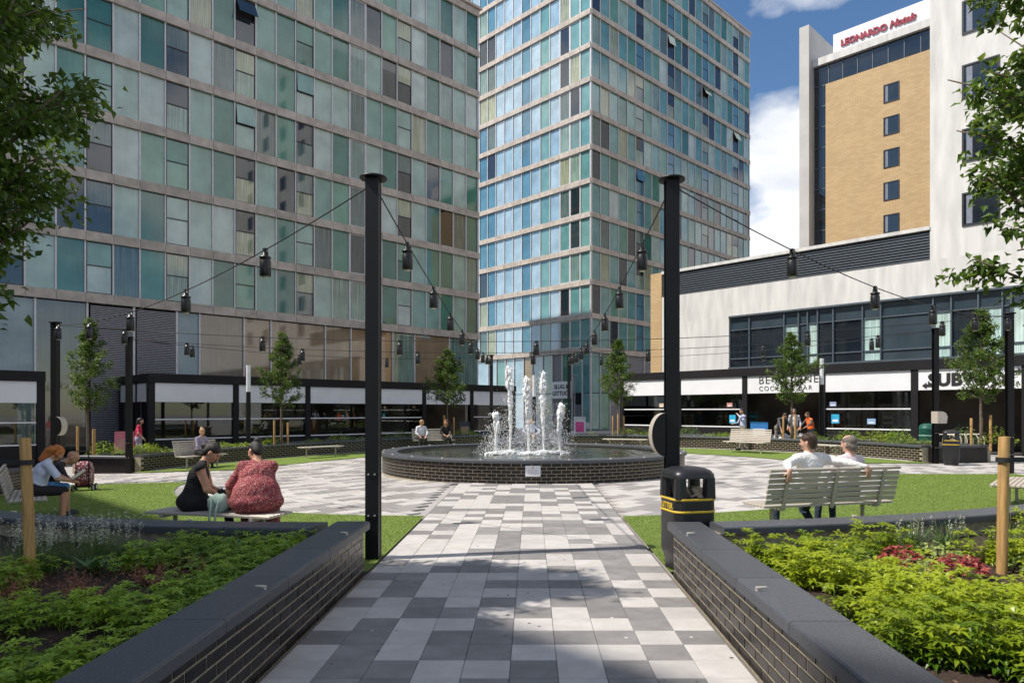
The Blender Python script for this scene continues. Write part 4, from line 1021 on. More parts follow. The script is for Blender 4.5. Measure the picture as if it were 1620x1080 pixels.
# cafe chairs seen through the bar windows
M_tc = mat('teal_chair_paint', (.02, .26, .28), .45); M_tabl = mat('cafe_table_top', (.25, .17, .10), .5)
def chair(label, x, y, rz, m, z=.036):
    t = thing('cafe_chair', label, 'chair', (x, y, z), rz, 'cafe chairs in the bar'); t.scale = (1.1, 1.1, 1.75)
    MB().bbox((0, 0, .45), (.42, .42, .03), .008).build('seat', m, t)
    b = MB(); b.tube([(-.19, .2, .45), (-.19, .25, .88), (.19, .25, .88), (.19, .2, .45)], .014, 8); b.box((0, .24, .76), (.36, .015, .06)); b.box((0, .225, .62), (.36, .015, .05)); b.build('backrest', m, t)
    for sx in (-1, 1):
        for sy in (-1, 1): MB().cyl((sx * .18, sy * .18, .44), (sx * .2, sy * .21, 0), .014, n=8).build('leg', m, t)
def table(label, x, y, m, z=.036):
    t = thing('cafe_table', label, 'table', (x, y, z), 0, 'cafe tables'); MB().bbox((0, 0, .74), (.7, .7, .035), .008).build('table_top', m, t); MB().cyl((0, 0, .02), (0, 0, .73), .035, n=12).build('leg', M_black, t); MB().lathe([(0, .03), (.2, .015), (.22, 0)], 20).build('base', M_black, t)
PRM = PR.matrix_basis
for i, (lx, ly, a) in enumerate(((1.2, .9, 40), (2.2, 1.1, -30), (3.2, .8, 10), (4.4, .9, 60), (5.3, 1.0, -40), (6.4, .8, 25), (7.0, 1.5, 0))):
    p = PRM @ Vector((lx, ly, .04)); chair('teal metal high chair inside the glazed bar front', p.x, p.y, R(a - 45), M_tc)
for lx in (1.7, 4.9):
    p = PRM @ Vector((lx, 1.7, .04)); table('small wooden cafe table among the teal chairs', p.x, p.y, M_tabl)
for lx, ly in ((11.6, .9), (13.4, 1.2)):
    p = PRM @ Vector((lx, ly, .04)); chair('pale wooden high chair behind the window beside the cocktail entrance', p.x, p.y, R(lx * 40), mat('pale_chair_wood', (.42, .33, .18), .5))
# small notices stuck to the bar windows
def notice(label, T, lx, z, col, w=.28, h=.2):
    o = MB().box((0, 0, 0), (w, .004, h)).box((0, -.003, -h * .2), (w * .7, .003, h * .25), 1).build('window_notice', [mat('notice_' + str(col), col, .5), M_white]); o.matrix_basis = T.matrix_basis @ TR(lx, .10, z); tag(o, label, 'notice', 'window notices')
for lx, z, c, w, h, lb in ((6.6, 1.95, (.55, .25, .2), .3, .2, 'small red and white notice high in the bar window'), (6.75, 1.25, (.03, .38, .62), .34, .4, 'square turquoise notice low in the teal chair window'), (11.6, 1.95, (.3, .35, .55), .28, .2, 'small notice above the rail right of the cocktail entrance'),
                  (11.7, 1.3, (.03, .38, .62), .34, .4, 'square turquoise notice right of the cocktail entrance'), (13.2, 1.2, (.25, .4, .6), .34, .24, 'small blue and orange notice in the plain window'), (2.6, 1.95, (.6, .45, .35), .28, .2, 'small pale notice in the window behind the steel post')):
    notice(lb, PR, lx, z, c, w, h)
# cycle hoops by the sandwich shop
for i in range(6):
    X, Y = pxz(1497 + i * 9, 25.0 + .12 * i); o = MB().tube([(0, -.35, 0), (0, -.35, .62), (0, -.25, .78), (0, .25, .78), (0, .35, .62), (0, .35, 0)], .024, 10).build('cycle_hoop', M_steel, smooth=True); o.location = (X, Y, 0); o.rotation_euler = (0, 0, R(25)); tag(o, 'steel cycle hoop in the row outside the sandwich shop', 'cycle stand', 'cycle hoops')
# barrier and warm interior shapes in the restaurant
PLM = PL.matrix_basis
for i, (lx, ly) in enumerate(((1.4, 1.6), (3.0, 2.2), (5.2, 1.6), (7.6, 2.0), (9.4, 1.5), (12.2, 1.8))):
    p = PLM @ Vector((lx, ly, .35 - .0)); table('dining table inside the shaded restaurant', p.x, p.y, M_tabl, gz(-16) + .036)
for lx, ly, c, lb in ((7.9, 1.2, (.55, .10, .03), 'orange banner inside the restaurant window'), (12.6, 2.4, (.04, .16, .24), 'blue banner inside the restaurant window'), (12.9, 3.4, (.40, .25, .08), 'mustard wall panel inside the restaurant')):
    o = MB().bbox((0, 0, .9), (.7, .05, 1.6), .01).build('banner', mat('banner_' + str(c), c, .6)); o.matrix_basis = PLM @ TR(lx, ly, .05); tag(o, lb, 'banner')
# shopping trolley
tx, ty = -10.55, 16.1
tr_t = thing('shopping_trolley', 'patterned red and white wheeled shopping trolley standing on the lawn', 'trolley', (tx, ty, gz(tx) + .004), R(20))
def dots_mat(name, base, dot, scale, thr):
    m = bpy.data.materials.new(name); m.use_nodes = True; t = m.node_tree; n = t.nodes.new; l = t.links.new; b = t.nodes['Principled BSDF']; b.inputs['Roughness'].default_value = .85
    tc_ = n('ShaderNodeTexCoord'); vo = n('ShaderNodeTexVoronoi'); vo.inputs['Scale'].default_value = scale; vo.inputs['Randomness'].default_value = .85
    l(tc_.outputs['Object'], vo.inputs['Vector']); rp_ = n('ShaderNodeValToRGB'); rp_.color_ramp.elements[0].position = thr - .03; rp_.color_ramp.elements[1].position = thr + .03
    rp_.color_ramp.elements[0].color = (*dot, 1); rp_.color_ramp.elements[1].color = (*base, 1); l(vo.outputs['Distance'], rp_.inputs['Fac']); l(rp_.outputs[0], b.inputs['Base Color'])
    nb = n('ShaderNodeTexNoise'); nb.inputs['Scale'].default_value = 8; bp = n('ShaderNodeBump'); bp.inputs['Distance'].default_value = .04; l(tc_.outputs['Object'], nb.inputs['Vector']); l(nb.outputs['Fac'], bp.inputs['Height']); l(bp.outputs[0], b.inputs['Normal']); return m
loft([(rrect(.34, .24, .05), .14), (rrect(.38, .28, .06), .3), (rrect(.36, .27, .07), .55), (rrect(.3, .22, .07), .66), (rrect(.16, .1, .04), .70)]).build('bag', dots_mat('patterned_cloth', (.22, .04, .06), (.6, .55, .55), 24, .38), tr_t, smooth=True)
MB().tube([(-.13, -.15, .06), (-.13, -.16, .8), (-.11, -.18, .95), (.11, -.18, .95), (.13, -.16, .8), (.13, -.15, .06)], .013, 8).build('handle', M_black, tr_t)
for s in (-1, 1):
    for yy in (-.14, .16):
        w = MB().lathe([(.055, -.018), (.085, -.018), (.085, .018), (.055, .018), (.055, -.018)], 20, M=RY(R(90))).build('wheel', M_rubber, tr_t, M=TR(s * .2, yy, .085)); MB().lathe([(0, -.015), (.055, -.015), (.055, .015), (0, .015)], 16, M=RY(R(90))).build('rim', M_white, w)
MB().box((0, 0, .11), (.38, .34, .02)).build('base', M_black, tr_t)
# ------------------------------------------------------------------ vegetation
def leaf_shape(L_, W_, fold=.25, curl=.15):
    """6-vertex pointed leaf along +x, 4 tris"""
    return np.array([(0, 0, 0), (L_ * .4, W_ / 2, fold * W_), (L_ * .4, -W_ / 2, fold * W_), (L_ * .45, 0, 0), (L_, 0, -curl * L_)]), np.array([(0, 3, 1), (0, 2, 3), (3, 4, 1), (3, 2, 4)])
def rot_from(dirs, ups):
    x = dirs / np.linalg.norm(dirs, axis=1, keepdims=True); y = np.cross(ups, x); y /= np.linalg.norm(y, axis=1, keepdims=True) + 1e-9; z = np.cross(x, y)
    return np.stack([x, y, z], 2)                                     # columns
def leaves(P, D, U, size, L_, W_, fold=.25, curl=.15):
    lv, lf = leaf_shape(L_, W_, fold, curl); Rm = rot_from(D, U)
    V = np.einsum('nij,kj->nki', Rm, lv) * size[:, None, None] + P[:, None, :]
    F = (lf[None] + (np.arange(len(P)) * len(lv))[:, None, None]).reshape(-1, 3)
    return V.reshape(-1, 3), F
class Veg:
    def __init__(s): s.V = []; s.F = []; s.T = []; s.M = []; s.n = 0
    def add(s, V, F, tone, mi=0):
        s.V.append(V); s.F.append(F + s.n); s.n += len(V)
        s.T.append(np.full(len(V), tone) if np.isscalar(tone) else tone); s.M.append(np.full(len(F), mi)); return s
    def obj(s, name, mats, parent=None):
        me = npmesh(name, np.concatenate(s.V), np.concatenate(s.F), mats, tone=np.concatenate(s.T), mi=np.concatenate(s.M), smooth=False)
        return link(bpy.data.objects.new(name, me), parent)
L_tree = leaf_mat('tree_leaf', (.035, .075, .010), (.12, .20, .025), .4, .38)
L_tree2 = leaf_mat('young_tree_leaf', (.04, .09, .012), (.14, .22, .03), .4, .42)
L_gc = leaf_mat('groundcover_leaf', (.065, .14, .008), (.33, .40, .02), .4, .35)
L_gc2 = leaf_mat('shade_shrub_leaf', (.09, .19, .014), (.32, .46, .035), .35, .4)
L_gr = leaf_mat('strap_leaf', (.05, .11, .025), (.16, .24, .06), .3, .45)
L_red = leaf_mat('coral_leaf', (.20, .035, .03), (.48, .10, .09), .3, .45)
L_brn = leaf_mat('russet_plume', (.16, .065, .03), (.42, .20, .13), .2, .8)
L_lime = leaf_mat('variegated_leaf', (.16, .26, .05), (.42, .48, .16), .35, .45)
L_wht = leaf_mat('white_flower', (.45, .45, .40), (.75, .73, .62), .3, .6)
L_broad = leaf_mat('broad_leaf', (.035, .10, .025), (.08, .19, .05), .3, .35)

def tree(name, label, x, y, z0, H, zc, env, nlimb, nleaf, lsize, trunk_r, lmat, group, seed, spread=.10, cover=1.0):
    """env(t) crown radius at relative height t (0 crown bottom, 1 top)"""
    rs = np.random.default_rng(seed); t = thing(name, label, 'tree', (x, y, z0), 0, group)
    b = MB(); k = 14; ph = rs.uniform(0, 6, 2)
    tp = [(.03 * math.sin(3 * i / k + ph[0]) * i / k * 2, .03 * math.sin(2.5 * i / k + ph[1]) * i / k * 2, H * .96 * i / k - .1 * (i == 0)) for i in range(k + 1)]
    b.tube(tp, [trunk_r * (1 - .85 * i / k) + .004 for i in range(k + 1)], 10); b.build('trunk', M_bark, t, smooth=True)
    lb = MB(); pts = []; dirs = []
    for i in range(nlimb):
        f = ((i + rs.uniform(0, 1)) / nlimb); hz = zc + (H - zc) * f * .93 - .1; a = i * 2.4 + rs.uniform(-.5, .5)
        base = np.array([np.interp(hz, [p[2] for p in tp], [p[0] for p in tp]), np.interp(hz, [p[2] for p in tp], [p[1] for p in tp]), hz])
        el = rs.uniform(.35, .9); rad = env(f) * rs.uniform(.75, 1.08); d = np.array([math.cos(a) * math.cos(el), math.sin(a) * math.cos(el), math.sin(el) * .9])
        ln = rad / max(.3, math.cos(el)); m = 6; q = []; p = base.copy(); dd = d.copy()
        for j in range(m + 1):
            q.append(tuple(p)); p = p + dd * ln / m; dd = dd + rs.normal(0, .10, 3) + np.array([0, 0, .02 - .03 * j * .5]); dd /= np.linalg.norm(dd)
        r0 = trunk_r * (1 - f * .8) * .42 + .003; lb.tube(q, [r0 * (1 - .8 * j / m) + .002 for j in range(m + 1)], 5)
        Q = np.array(q)
        for j in range(7):                                             # twigs
            s = rs.uniform(.25, 1); bp = Q[int(s * m)] + rs.normal(0, .01, 3); td = (Q[-1] - Q[0]); td = td / (np.linalg.norm(td) + 1e-6) + rs.normal(0, .7, 3); td /= np.linalg.norm(td)
            tl = rs.uniform(.35, .8) * min(.5, rad * .5); e = bp + td * tl; lb.tube([tuple(bp), tuple(bp + td * tl * .5 + rs.normal(0, .01, 3)), tuple(e)], [.004 + trunk_r * .03, .003, .0015], 4)
            for u in np.linspace(.15, 1.05, 9): pts.append(bp + td * tl * u); dirs.append(td)
    lb.build('limbs', M_bark, t, smooth=True)
    pts = np.array(pts); dirs = np.array(dirs); idx = rs.integers(0, len(pts), nleaf)
    P = pts[idx] + rs.normal(0, spread * .45, (nleaf, 3)); D = dirs[idx] * .5 + rs.normal(0, .6, (nleaf, 3)); D[:, 2] -= .25
    U = np.tile([0, 0, 1.0], (nleaf, 1)) + rs.normal(0, .45, (nleaf, 3)); sz = rs.uniform(.65, 1.25, nleaf)
    V, F = leaves(P, D, U, sz, lsize, lsize * .62)
    tone = np.repeat(np.clip(rs.normal(.45, .28, nleaf), 0, 1), 5)
    vg = Veg().add(V, F, tone); cr = vg.obj('crown', lmat, t); cr['kind'] = 'stuff'
    return t
# the two near trees (trunks just outside the frame)
env1 = lambda f: 1.5 * (1 - .75 * max(0, f - .35) / .65) * (0.75 + .7 * min(f, .35))
tree('street_tree', 'dense dark leafy tree overhanging the shaded planter', -5.15, 5.5, .3 + gz(-5), 7.4, 1.9, env1, 120, 40000, .088, .06, L_tree, 'near plaza trees', 11, .16)
tree('street_tree', 'loose bright leafed tree overhanging the sunlit planter', 4.95, 5.45, .3, 7.2, 1.85, lambda f: 1.62 * (1 - .7 * max(0, f - .4) / .6) * (.8 + .5 * min(f, .4)), 84, 30000, .092, .05, L_tree2, 'near plaza trees', 25, .12)
# young staked trees round the plaza
yt = [(140, 22.5, 4.9, 'young tree with sparse yellow green crown before the grey louvres', .85, 1100), (445, 28, 5.1, 'young tree with rounded crown before the blank restaurant fascia', 1.0, 1500), (708, 32.5, 4.75, 'young tree standing over the las IGUANAS fascia', 1.1, 1700),
      (978, 32.5, 5.25, 'young tree with leaning tip beside the tower door', 1.1, 1600), (1252, 27.5, 5.0, 'young tree half hiding the cocktail bar lettering', 1.0, 1400), (1552, 22.2, 5.15, 'young tree half hiding the sandwich shop lettering', 1.0, 1700)]
for q, (x_, Z, H, lab, wr, nl) in enumerate(yt):
    X, Y = pxz(x_, Z); zb = gz(X) + .46
    tree('young_tree', lab, X, Y, zb, H - zb, 1.55, lambda f, wr=wr: 1.3 * wr * (.55 + 1.0 * min(f, .25)) * (1 - .92 * max(0, f - .2) / .8), 44, nl * 5, .085, .045, L_tree2, 'young plaza trees', 40 + q, .11)
    for j in range(3):
        a = R(90 + 120 * j + 17 * q); stake('short timber stake round ' + ('the young tree ' + lab.split('tree ')[1]), X + .3 * math.cos(a), Y + .3 * math.sin(a), zb, zb + .95 + .1 * (j % 2), .04)

# --- ground cover rosettes
def rosette_clump(rs, nst, hmin, hmax, spread, L_, W_, nw=9, tiers=2, droop=.25):
    Vs = []; Fs = []; Ts = []; n0 = 0
    for s in range(nst):
        bx_, by_ = rs.normal(0, spread, 2); h = rs.uniform(hmin, hmax); lean = rs.normal(0, .12, 2); tone = np.clip(rs.normal(.5, .22), 0, 1)
        for tt in range(tiers):
            zz = h * (1 - .32 * tt); c = np.array([bx_ + lean[0] * zz, by_ + lean[1] * zz, zz]); k = nw - tt
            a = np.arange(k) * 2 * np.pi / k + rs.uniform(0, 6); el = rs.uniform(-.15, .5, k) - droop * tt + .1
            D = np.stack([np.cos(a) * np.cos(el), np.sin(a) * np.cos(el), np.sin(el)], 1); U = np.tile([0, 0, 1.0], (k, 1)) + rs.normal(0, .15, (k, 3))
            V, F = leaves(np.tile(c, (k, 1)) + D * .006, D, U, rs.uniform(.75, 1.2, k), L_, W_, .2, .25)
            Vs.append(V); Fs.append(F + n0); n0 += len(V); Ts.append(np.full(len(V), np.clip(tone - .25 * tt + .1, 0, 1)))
        # stem
        st = np.array([(bx_ - .003, by_, 0), (bx_ + .003, by_, 0), (bx_ + lean[0] * h + .002, by_ + lean[1] * h, h), (bx_ + lean[0] * h - .002, by_ + lean[1] * h, h)])
        Vs.append(st); Fs.append(np.array([(0, 1, 2), (0, 2, 3)]) + n0); n0 += 4; Ts.append(np.full(4, .3))
    return np.concatenate(Vs), np.concatenate(Fs), np.concatenate(Ts)
def scatter(vg, protos, spots, rs, smin=.8, smax=1.25, tone_fn=None, mi=0):
    for x, y, z in spots:
        V, F, Tn = protos[rs.integers(len(protos))]; a = rs.uniform(0, 6.28); s = rs.uniform(smin, smax); c, s_ = math.cos(a) * s, math.sin(a) * s
        W = np.stack([V[:, 0] * c - V[:, 1] * s_ + x, V[:, 0] * s_ + V[:, 1] * c + y, V[:, 2] * s + z], 1)
        t_ = Tn if tone_fn is None else np.clip(Tn + tone_fn(x, y), 0, 1); vg.add(W, F, t_, mi)
def in_near(x, y, sx):
    xw = 1.40 if sx > 0 else 1.665
    if sx * x < xw + .32: return False
    return math.hypot(x, y - 19.5) > R_WALL + .52
rs = np.random.default_rng(77)
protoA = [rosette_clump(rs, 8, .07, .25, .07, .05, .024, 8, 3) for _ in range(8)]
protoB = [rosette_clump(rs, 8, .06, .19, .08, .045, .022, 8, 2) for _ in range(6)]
# sunlit planter: bands of planting with mulch gaps between
spots = []
for _ in range(26000):
    x = rs.uniform(1.6, 5.6); y = rs.uniform(1.6, 7.6)
    if not in_near(x, y, 1): continue
    if math.hypot(x - 3.87, y - 5.62) < .35: continue
    g = math.sin(x * 3.1 + 1.3 * y + .6) + math.sin(y * 3.7 - 1.1 * x + 2.0) + .6 * math.sin(5 * x + 4.1 * y)
    if g < (-.2 if y > 4.3 else -.6): continue
    if x < 1.95 + .12 * math.sin(5 * y): continue
    if 5.15 < y < 6.1 and 2.75 < x < 3.75 : continue        # coral and variegated patch
    if y > 6.05 and 3.35 < x < 5.2: continue
    if any(math.hypot(x - p[0], y - p[1]) < .115 for p in spots): continue
    spots.append((x, y, .31)); 
    if len(spots) > 1100: break
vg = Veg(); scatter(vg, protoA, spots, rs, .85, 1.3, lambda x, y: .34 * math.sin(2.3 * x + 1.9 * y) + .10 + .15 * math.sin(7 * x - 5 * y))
o = vg.obj('ground_cover', L_gc); tag(o, 'bright green whorled ground cover filling the sunlit planter', 'ground cover', kind='stuff')
# shaded planter
spots = []
for _ in range(26000):
    x = -rs.uniform(1.8, 6.2); y = rs.uniform(1.6, 7.8)
    if not in_near(x, y, -1): continue
    if -4.0 < x < -2.55 and 4.55 < y < 5.75 and (x + y) < 3.0: continue
    if y > 5.75 and x < -3.5: continue
    g = math.sin(x * 2.7 + 1.5 * y) + math.sin(y * 3.3 - 1.3 * x + 1.0)
    if g < -1.15 or x > -2.0 - .1 * math.sin(4 * y): continue
    if any(math.hypot(x - p[0], y - p[1]) < .115 for p in spots): continue
    spots.append((x, y, .31 + gz(x)))
    if len(spots) > 1000: break
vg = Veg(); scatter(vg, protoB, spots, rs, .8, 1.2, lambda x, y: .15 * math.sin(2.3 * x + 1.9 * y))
o = vg.obj('ground_cover', L_gc2); tag(o, 'dark green leafy ground cover in the shaded planter', 'ground cover', kind='stuff')
# bark chips
m = 9000; x = np.concatenate([rs.uniform(1.7, 6, m // 2), -rs.uniform(1.9, 6, m // 2)]); y = rs.uniform(1.5, 7.2, m)
ok = np.hypot(x, y - 19.5) > R_WALL + .45; x = x[ok]; y = y[ok]; n = len(x)
D = rs.normal(0, 1, (n, 3)); D[:, 2] *= .35; U = np.tile([0, 0, 1.], (n, 1)) + rs.normal(0, .4, (n, 3)); P = np.stack([x, y, .322 + np.where(x < 0, -.028 * np.maximum(0, -x - 1.7), 0)], 1)
V, F = leaves(P, D, U, rs.uniform(.5, 1.4, n), .035, .014, .1, 0)
L_chip = leaf_mat('bark_chip', (.035, .018, .012), (.16, .085, .055), .0, .9)
o = Veg().add(V, F, np.repeat(rs.uniform(0, 1, n), 5)).obj('bark_chips', L_chip); tag(o, 'brown bark chips lying between the planter shrubs', 'mulch', kind='stuff')

def plant_obj(name, label, cat, x, y, z, vg, mats, group=None):
    o = vg.obj(name, mats); o.location = (x, y, z); tag(o, label, cat, group); return o
def grass_clump(rs, n, L_, w, flowers=0, fh=.3):
    vg = Veg(); V = []; F = []; k = 0; T = []
    for i in range(n):
        a = rs.uniform(0, 6.28); el = rs.uniform(.5, 1.4); ln = L_ * rs.uniform(.6, 1.1); p = np.array([rs.normal(0, .03), rs.normal(0, .03), 0]); d = np.array([math.cos(a) * math.cos(el), math.sin(a) * math.cos(el), math.sin(el)]); sd_ = np.array([-math.sin(a), math.cos(a), 0]); tn = rs.uniform(0, 1)
        for j in range(5):
            ww = w * (1 - j / 4.6); V += [p - sd_ * ww, p + sd_ * ww]; T += [tn, tn]; p = p + d * ln / 4; d = d + np.array([0, 0, -.22]); d = d / np.linalg.norm(d)
        for j in range(4): b0 = k + 2 * j; F += [(b0, b0 + 1, b0 + 3), (b0, b0 + 3, b0 + 2)]
        k += 10
    vg.add(np.array(V), np.array(F), np.array(T), 0)
    for i in range(flowers):
        bx_, by_ = rs.normal(0, .10, 2); h = fh * rs.uniform(.7, 1.1); C = []; 
        m_ = 22; zz = rs.uniform(.55, 1, m_) * h; P = np.stack([bx_ + rs.normal(0, .006, m_), by_ + rs.normal(0, .006, m_), zz], 1); D = rs.normal(0, 1, (m_, 3)); D[:, 2] = abs(D[:, 2])
        V_, F_ = leaves(P, D, np.tile([0, 0, 1.], (m_, 1)), rs.uniform(.7, 1.2, m_), .016, .012); vg.add(V_, F_, np.repeat(rs.uniform(0, 1, m_), 5), 1)
        st = np.array([(bx_ - .002, by_, 0), (bx_ + .002, by_, 0), (bx_, by_, h)]); vg.add(st, np.array([(0, 1, 2)]), .5, 0)
    return vg
for i, (x, y) in enumerate(((3.55, 6.35), (3.95, 6.5), (4.35, 6.25), (4.8, 6.5))):
    plant_obj('lilyturf', ('arching strap leaved clump with pale flower spikes beside the sunlit stake', 'strap leaved clump with cream spikes behind the sunlit stake', 'strap leaved clump under the bright tree', 'low strap leaved clump by the curved coping')[i], 'plant', x, y, .31, grass_clump(rs, 85, .42, .006, 7 if i < 2 else 4, .34), [L_gr, L_wht], 'strap leaved clumps')
for i in range(9):
    x = -3.75 - rs.uniform(0, 1.6); y = 5.7 + rs.uniform(0, .75)
    if not in_near(x, y, -1): y -= .5
    plant_obj('flowering_grass', 'tall thin stemmed clump with tiny white flowers around the shaded stake', 'plant', x, y, .31 + gz(x), grass_clump(rs, 70, .42, .004, 14, .46), [L_gr, L_wht], 'white flowered clumps')
def mound(rs, n, r, h, L_, W_, fold=.15):
    a = rs.uniform(0, 6.28, n); rr = np.sqrt(rs.uniform(0, 1, n)) * r; z = h * (1 - (rr / r) ** 2 * .7) * rs.uniform(.45, 1.05, n)
    P = np.stack([rr * np.cos(a), rr * np.sin(a), z], 1); D = np.stack([np.cos(a), np.sin(a), rs.uniform(-.2, .5, n)], 1) + rs.normal(0, .35, (n, 3)); U = np.tile([0, 0, 1.], (n, 1)) + rs.normal(0, .25, (n, 3))
    V, F = leaves(P, D, U, rs.uniform(.6, 1.2, n), L_, W_, fold, .2); return Veg().add(V, F, np.repeat(rs.uniform(0, 1, n), 5))
for x, y, lab in ((3.12, 5.75, 'coral red leaved mound in the middle of the sunlit planter'), (3.42, 5.45, 'smaller coral red leaved mound at the foot of the stake')):
    plant_obj('coral_plant', lab, 'plant', x, y, .31, mound(rs, 210, .19, .19, .055, .048), L_red)
for x, y, r, lab in ((2.75, 5.95, .2, 'yellow green variegated mound next to the coral plant'), (3.55, 6.0, .24, 'cream edged variegated mound between strap leaves and stake'), (4.25, 5.75, .28, 'pale variegated mound right of the sunlit stake'), (3.0, 5.35, .22, 'lime variegated mound in front of the coral plant')):
    plant_obj('variegated_plant', lab, 'plant', x, y, .31, mound(rs, 240, r, .17, .05, .032), L_lime, 'variegated mounds')
for x, y, r, lab in ((4.4, 4.9, .3, 'dark fine leaved mound below the sunlit stake'), (4.9, 5.2, .3, 'dark fine leaved mound by the sunlit planter edge')):
    plant_obj('dark_mound', lab, 'plant', x, y, .31, mound(rs, 420, r, .2, .04, .016), L_gc2)
for x, y, lab in ((-2.98, 6.05, 'broad leaved rosette near the curved coping of the shaded planter'), (-3.35, 6.02, 'broad leaved rosette beside the flowering stems'), (-3.7, 5.75, 'large rounded leaves at the shaded stake'), (-2.62, 6.2, 'small broad rosette at the back of the shaded planter')):
    vg = Veg(); n = 16; a = rs.uniform(0, 6.28, n); el = rs.uniform(.3, 1.2, n); D = np.stack([np.cos(a) * np.cos(el), np.sin(a) * np.cos(el), np.sin(el)], 1); P = np.zeros((n, 3)); V, F = leaves(P, D, np.tile([0, 0, 1.], (n, 1)), rs.uniform(.8, 1.2, n), .2, .10, .12, .2); vg.add(V, F, np.repeat(rs.uniform(0, 1, n), 5))
    plant_obj('broad_leaf_plant', lab, 'plant', x, y, .31 + gz(x), vg, L_broad, 'broad leaved rosettes')
def plume_plant(rs, n):
    vg = Veg()
    for i in range(n):
        a = rs.uniform(0, 6.28); ln = rs.uniform(.22, .42); el = rs.uniform(.45, 1.2); m_ = 34; s = np.linspace(.1, 1, m_); d = np.array([math.cos(a) * math.cos(el), math.sin(a) * math.cos(el), math.sin(el)])
        P = d[None] * s[:, None] * ln + np.array([0, 0, 1.])[None] * (-.12 * s[:, None] ** 2 * ln) + rs.normal(0, .006, (m_, 3)); D = rs.normal(0, 1, (m_, 3)) + d
        V, F = leaves(P, D, np.tile([0, 0, 1.], (m_, 1)), rs.uniform(.6, 1.2, m_) * (1.25 - s), .042, .012); vg.add(V, F, np.repeat(rs.uniform(0, 1, m_), 5), 0)
    return vg
for i, (x, y) in enumerate(((-3.35, 5.05), (-3.0, 5.35), (-2.75, 5.15), (-3.6, 4.75), (-3.1, 4.75), (-2.55, 5.45), (-3.95, 5.05))):
    plant_obj('feathery_plant', 'russet feathery plume plant among the shaded greenery', 'plant', x, y, .31 + gz(x), plume_plant(rs, 20), L_brn, 'russet plume plants')
    
# plants in the far planters
L_far = [L_gc, L_gc2, L_gr, L_lime]
for sx in (-1, 1):
    vg = Veg()
    for _ in range(150):
        a = R(rs.uniform(14, 79)); a = a if sx > 0 else math.pi - a; r = R_WALL + .45 + rs.uniform(0, 1.6); x, y = pol(r, a)
        if math.sin(a * 23) < -.35: continue
        h = .12 + .2 * max(0, math.sin(a * 31 + r)); vv = mound(rs, 45, .2, h + .08, .09, .045); vg.add(vv.V[0] + np.array([x, y, gz(x) + .46]), vv.F[0], vv.T[0], int(rs.integers(0, 4)))
    o = vg.obj('planting', L_far); tag(o, ('mixed low planting in the curved planter before the bar' if sx > 0 else 'mixed low planting in the curved planter before the restaurant'), 'plants', kind='stuff')
for q, (x_, Z, lab, hh) in enumerate(((1420, 24.6, 'leafy green shrub beside the green bin', .6), (1385, 25.4, 'low leafy shrub before the plain shop window', .5), (1090, 31.2, 'round leafy shrub beside the half round speaker box', .55), (735, 33.4, 'bright green shrub next to the bench couple', .45), (1580, 21.6, 'tall grassy shrub under the young tree by the sandwich shop', .75), (1525, 22.8, 'wild grassy shrub behind the black bin', .7), (165, 23.2, 'pale flowered shrub at the foot of the louvre side tree', .55), (230, 24, 'broad green shrub in the planter by the restaurant corner', .4), (985, 33.2, 'yellow green shrub at the foot of the tower side tree', .4), (1345, 26.4, 'loose shrub behind the seated couple', .5), (430, 28.4, 'leafy shrub at the foot of the restaurant tree', .45))):
    X, Y = pxz(x_, Z); plant_obj('planter_shrub', lab, 'shrub', X, Y, gz(X) + .45, mound(rs, 260, .5, hh, .10, .05), [L_gc2, L_gc, L_gr][q % 3], 'far planter shrubs')
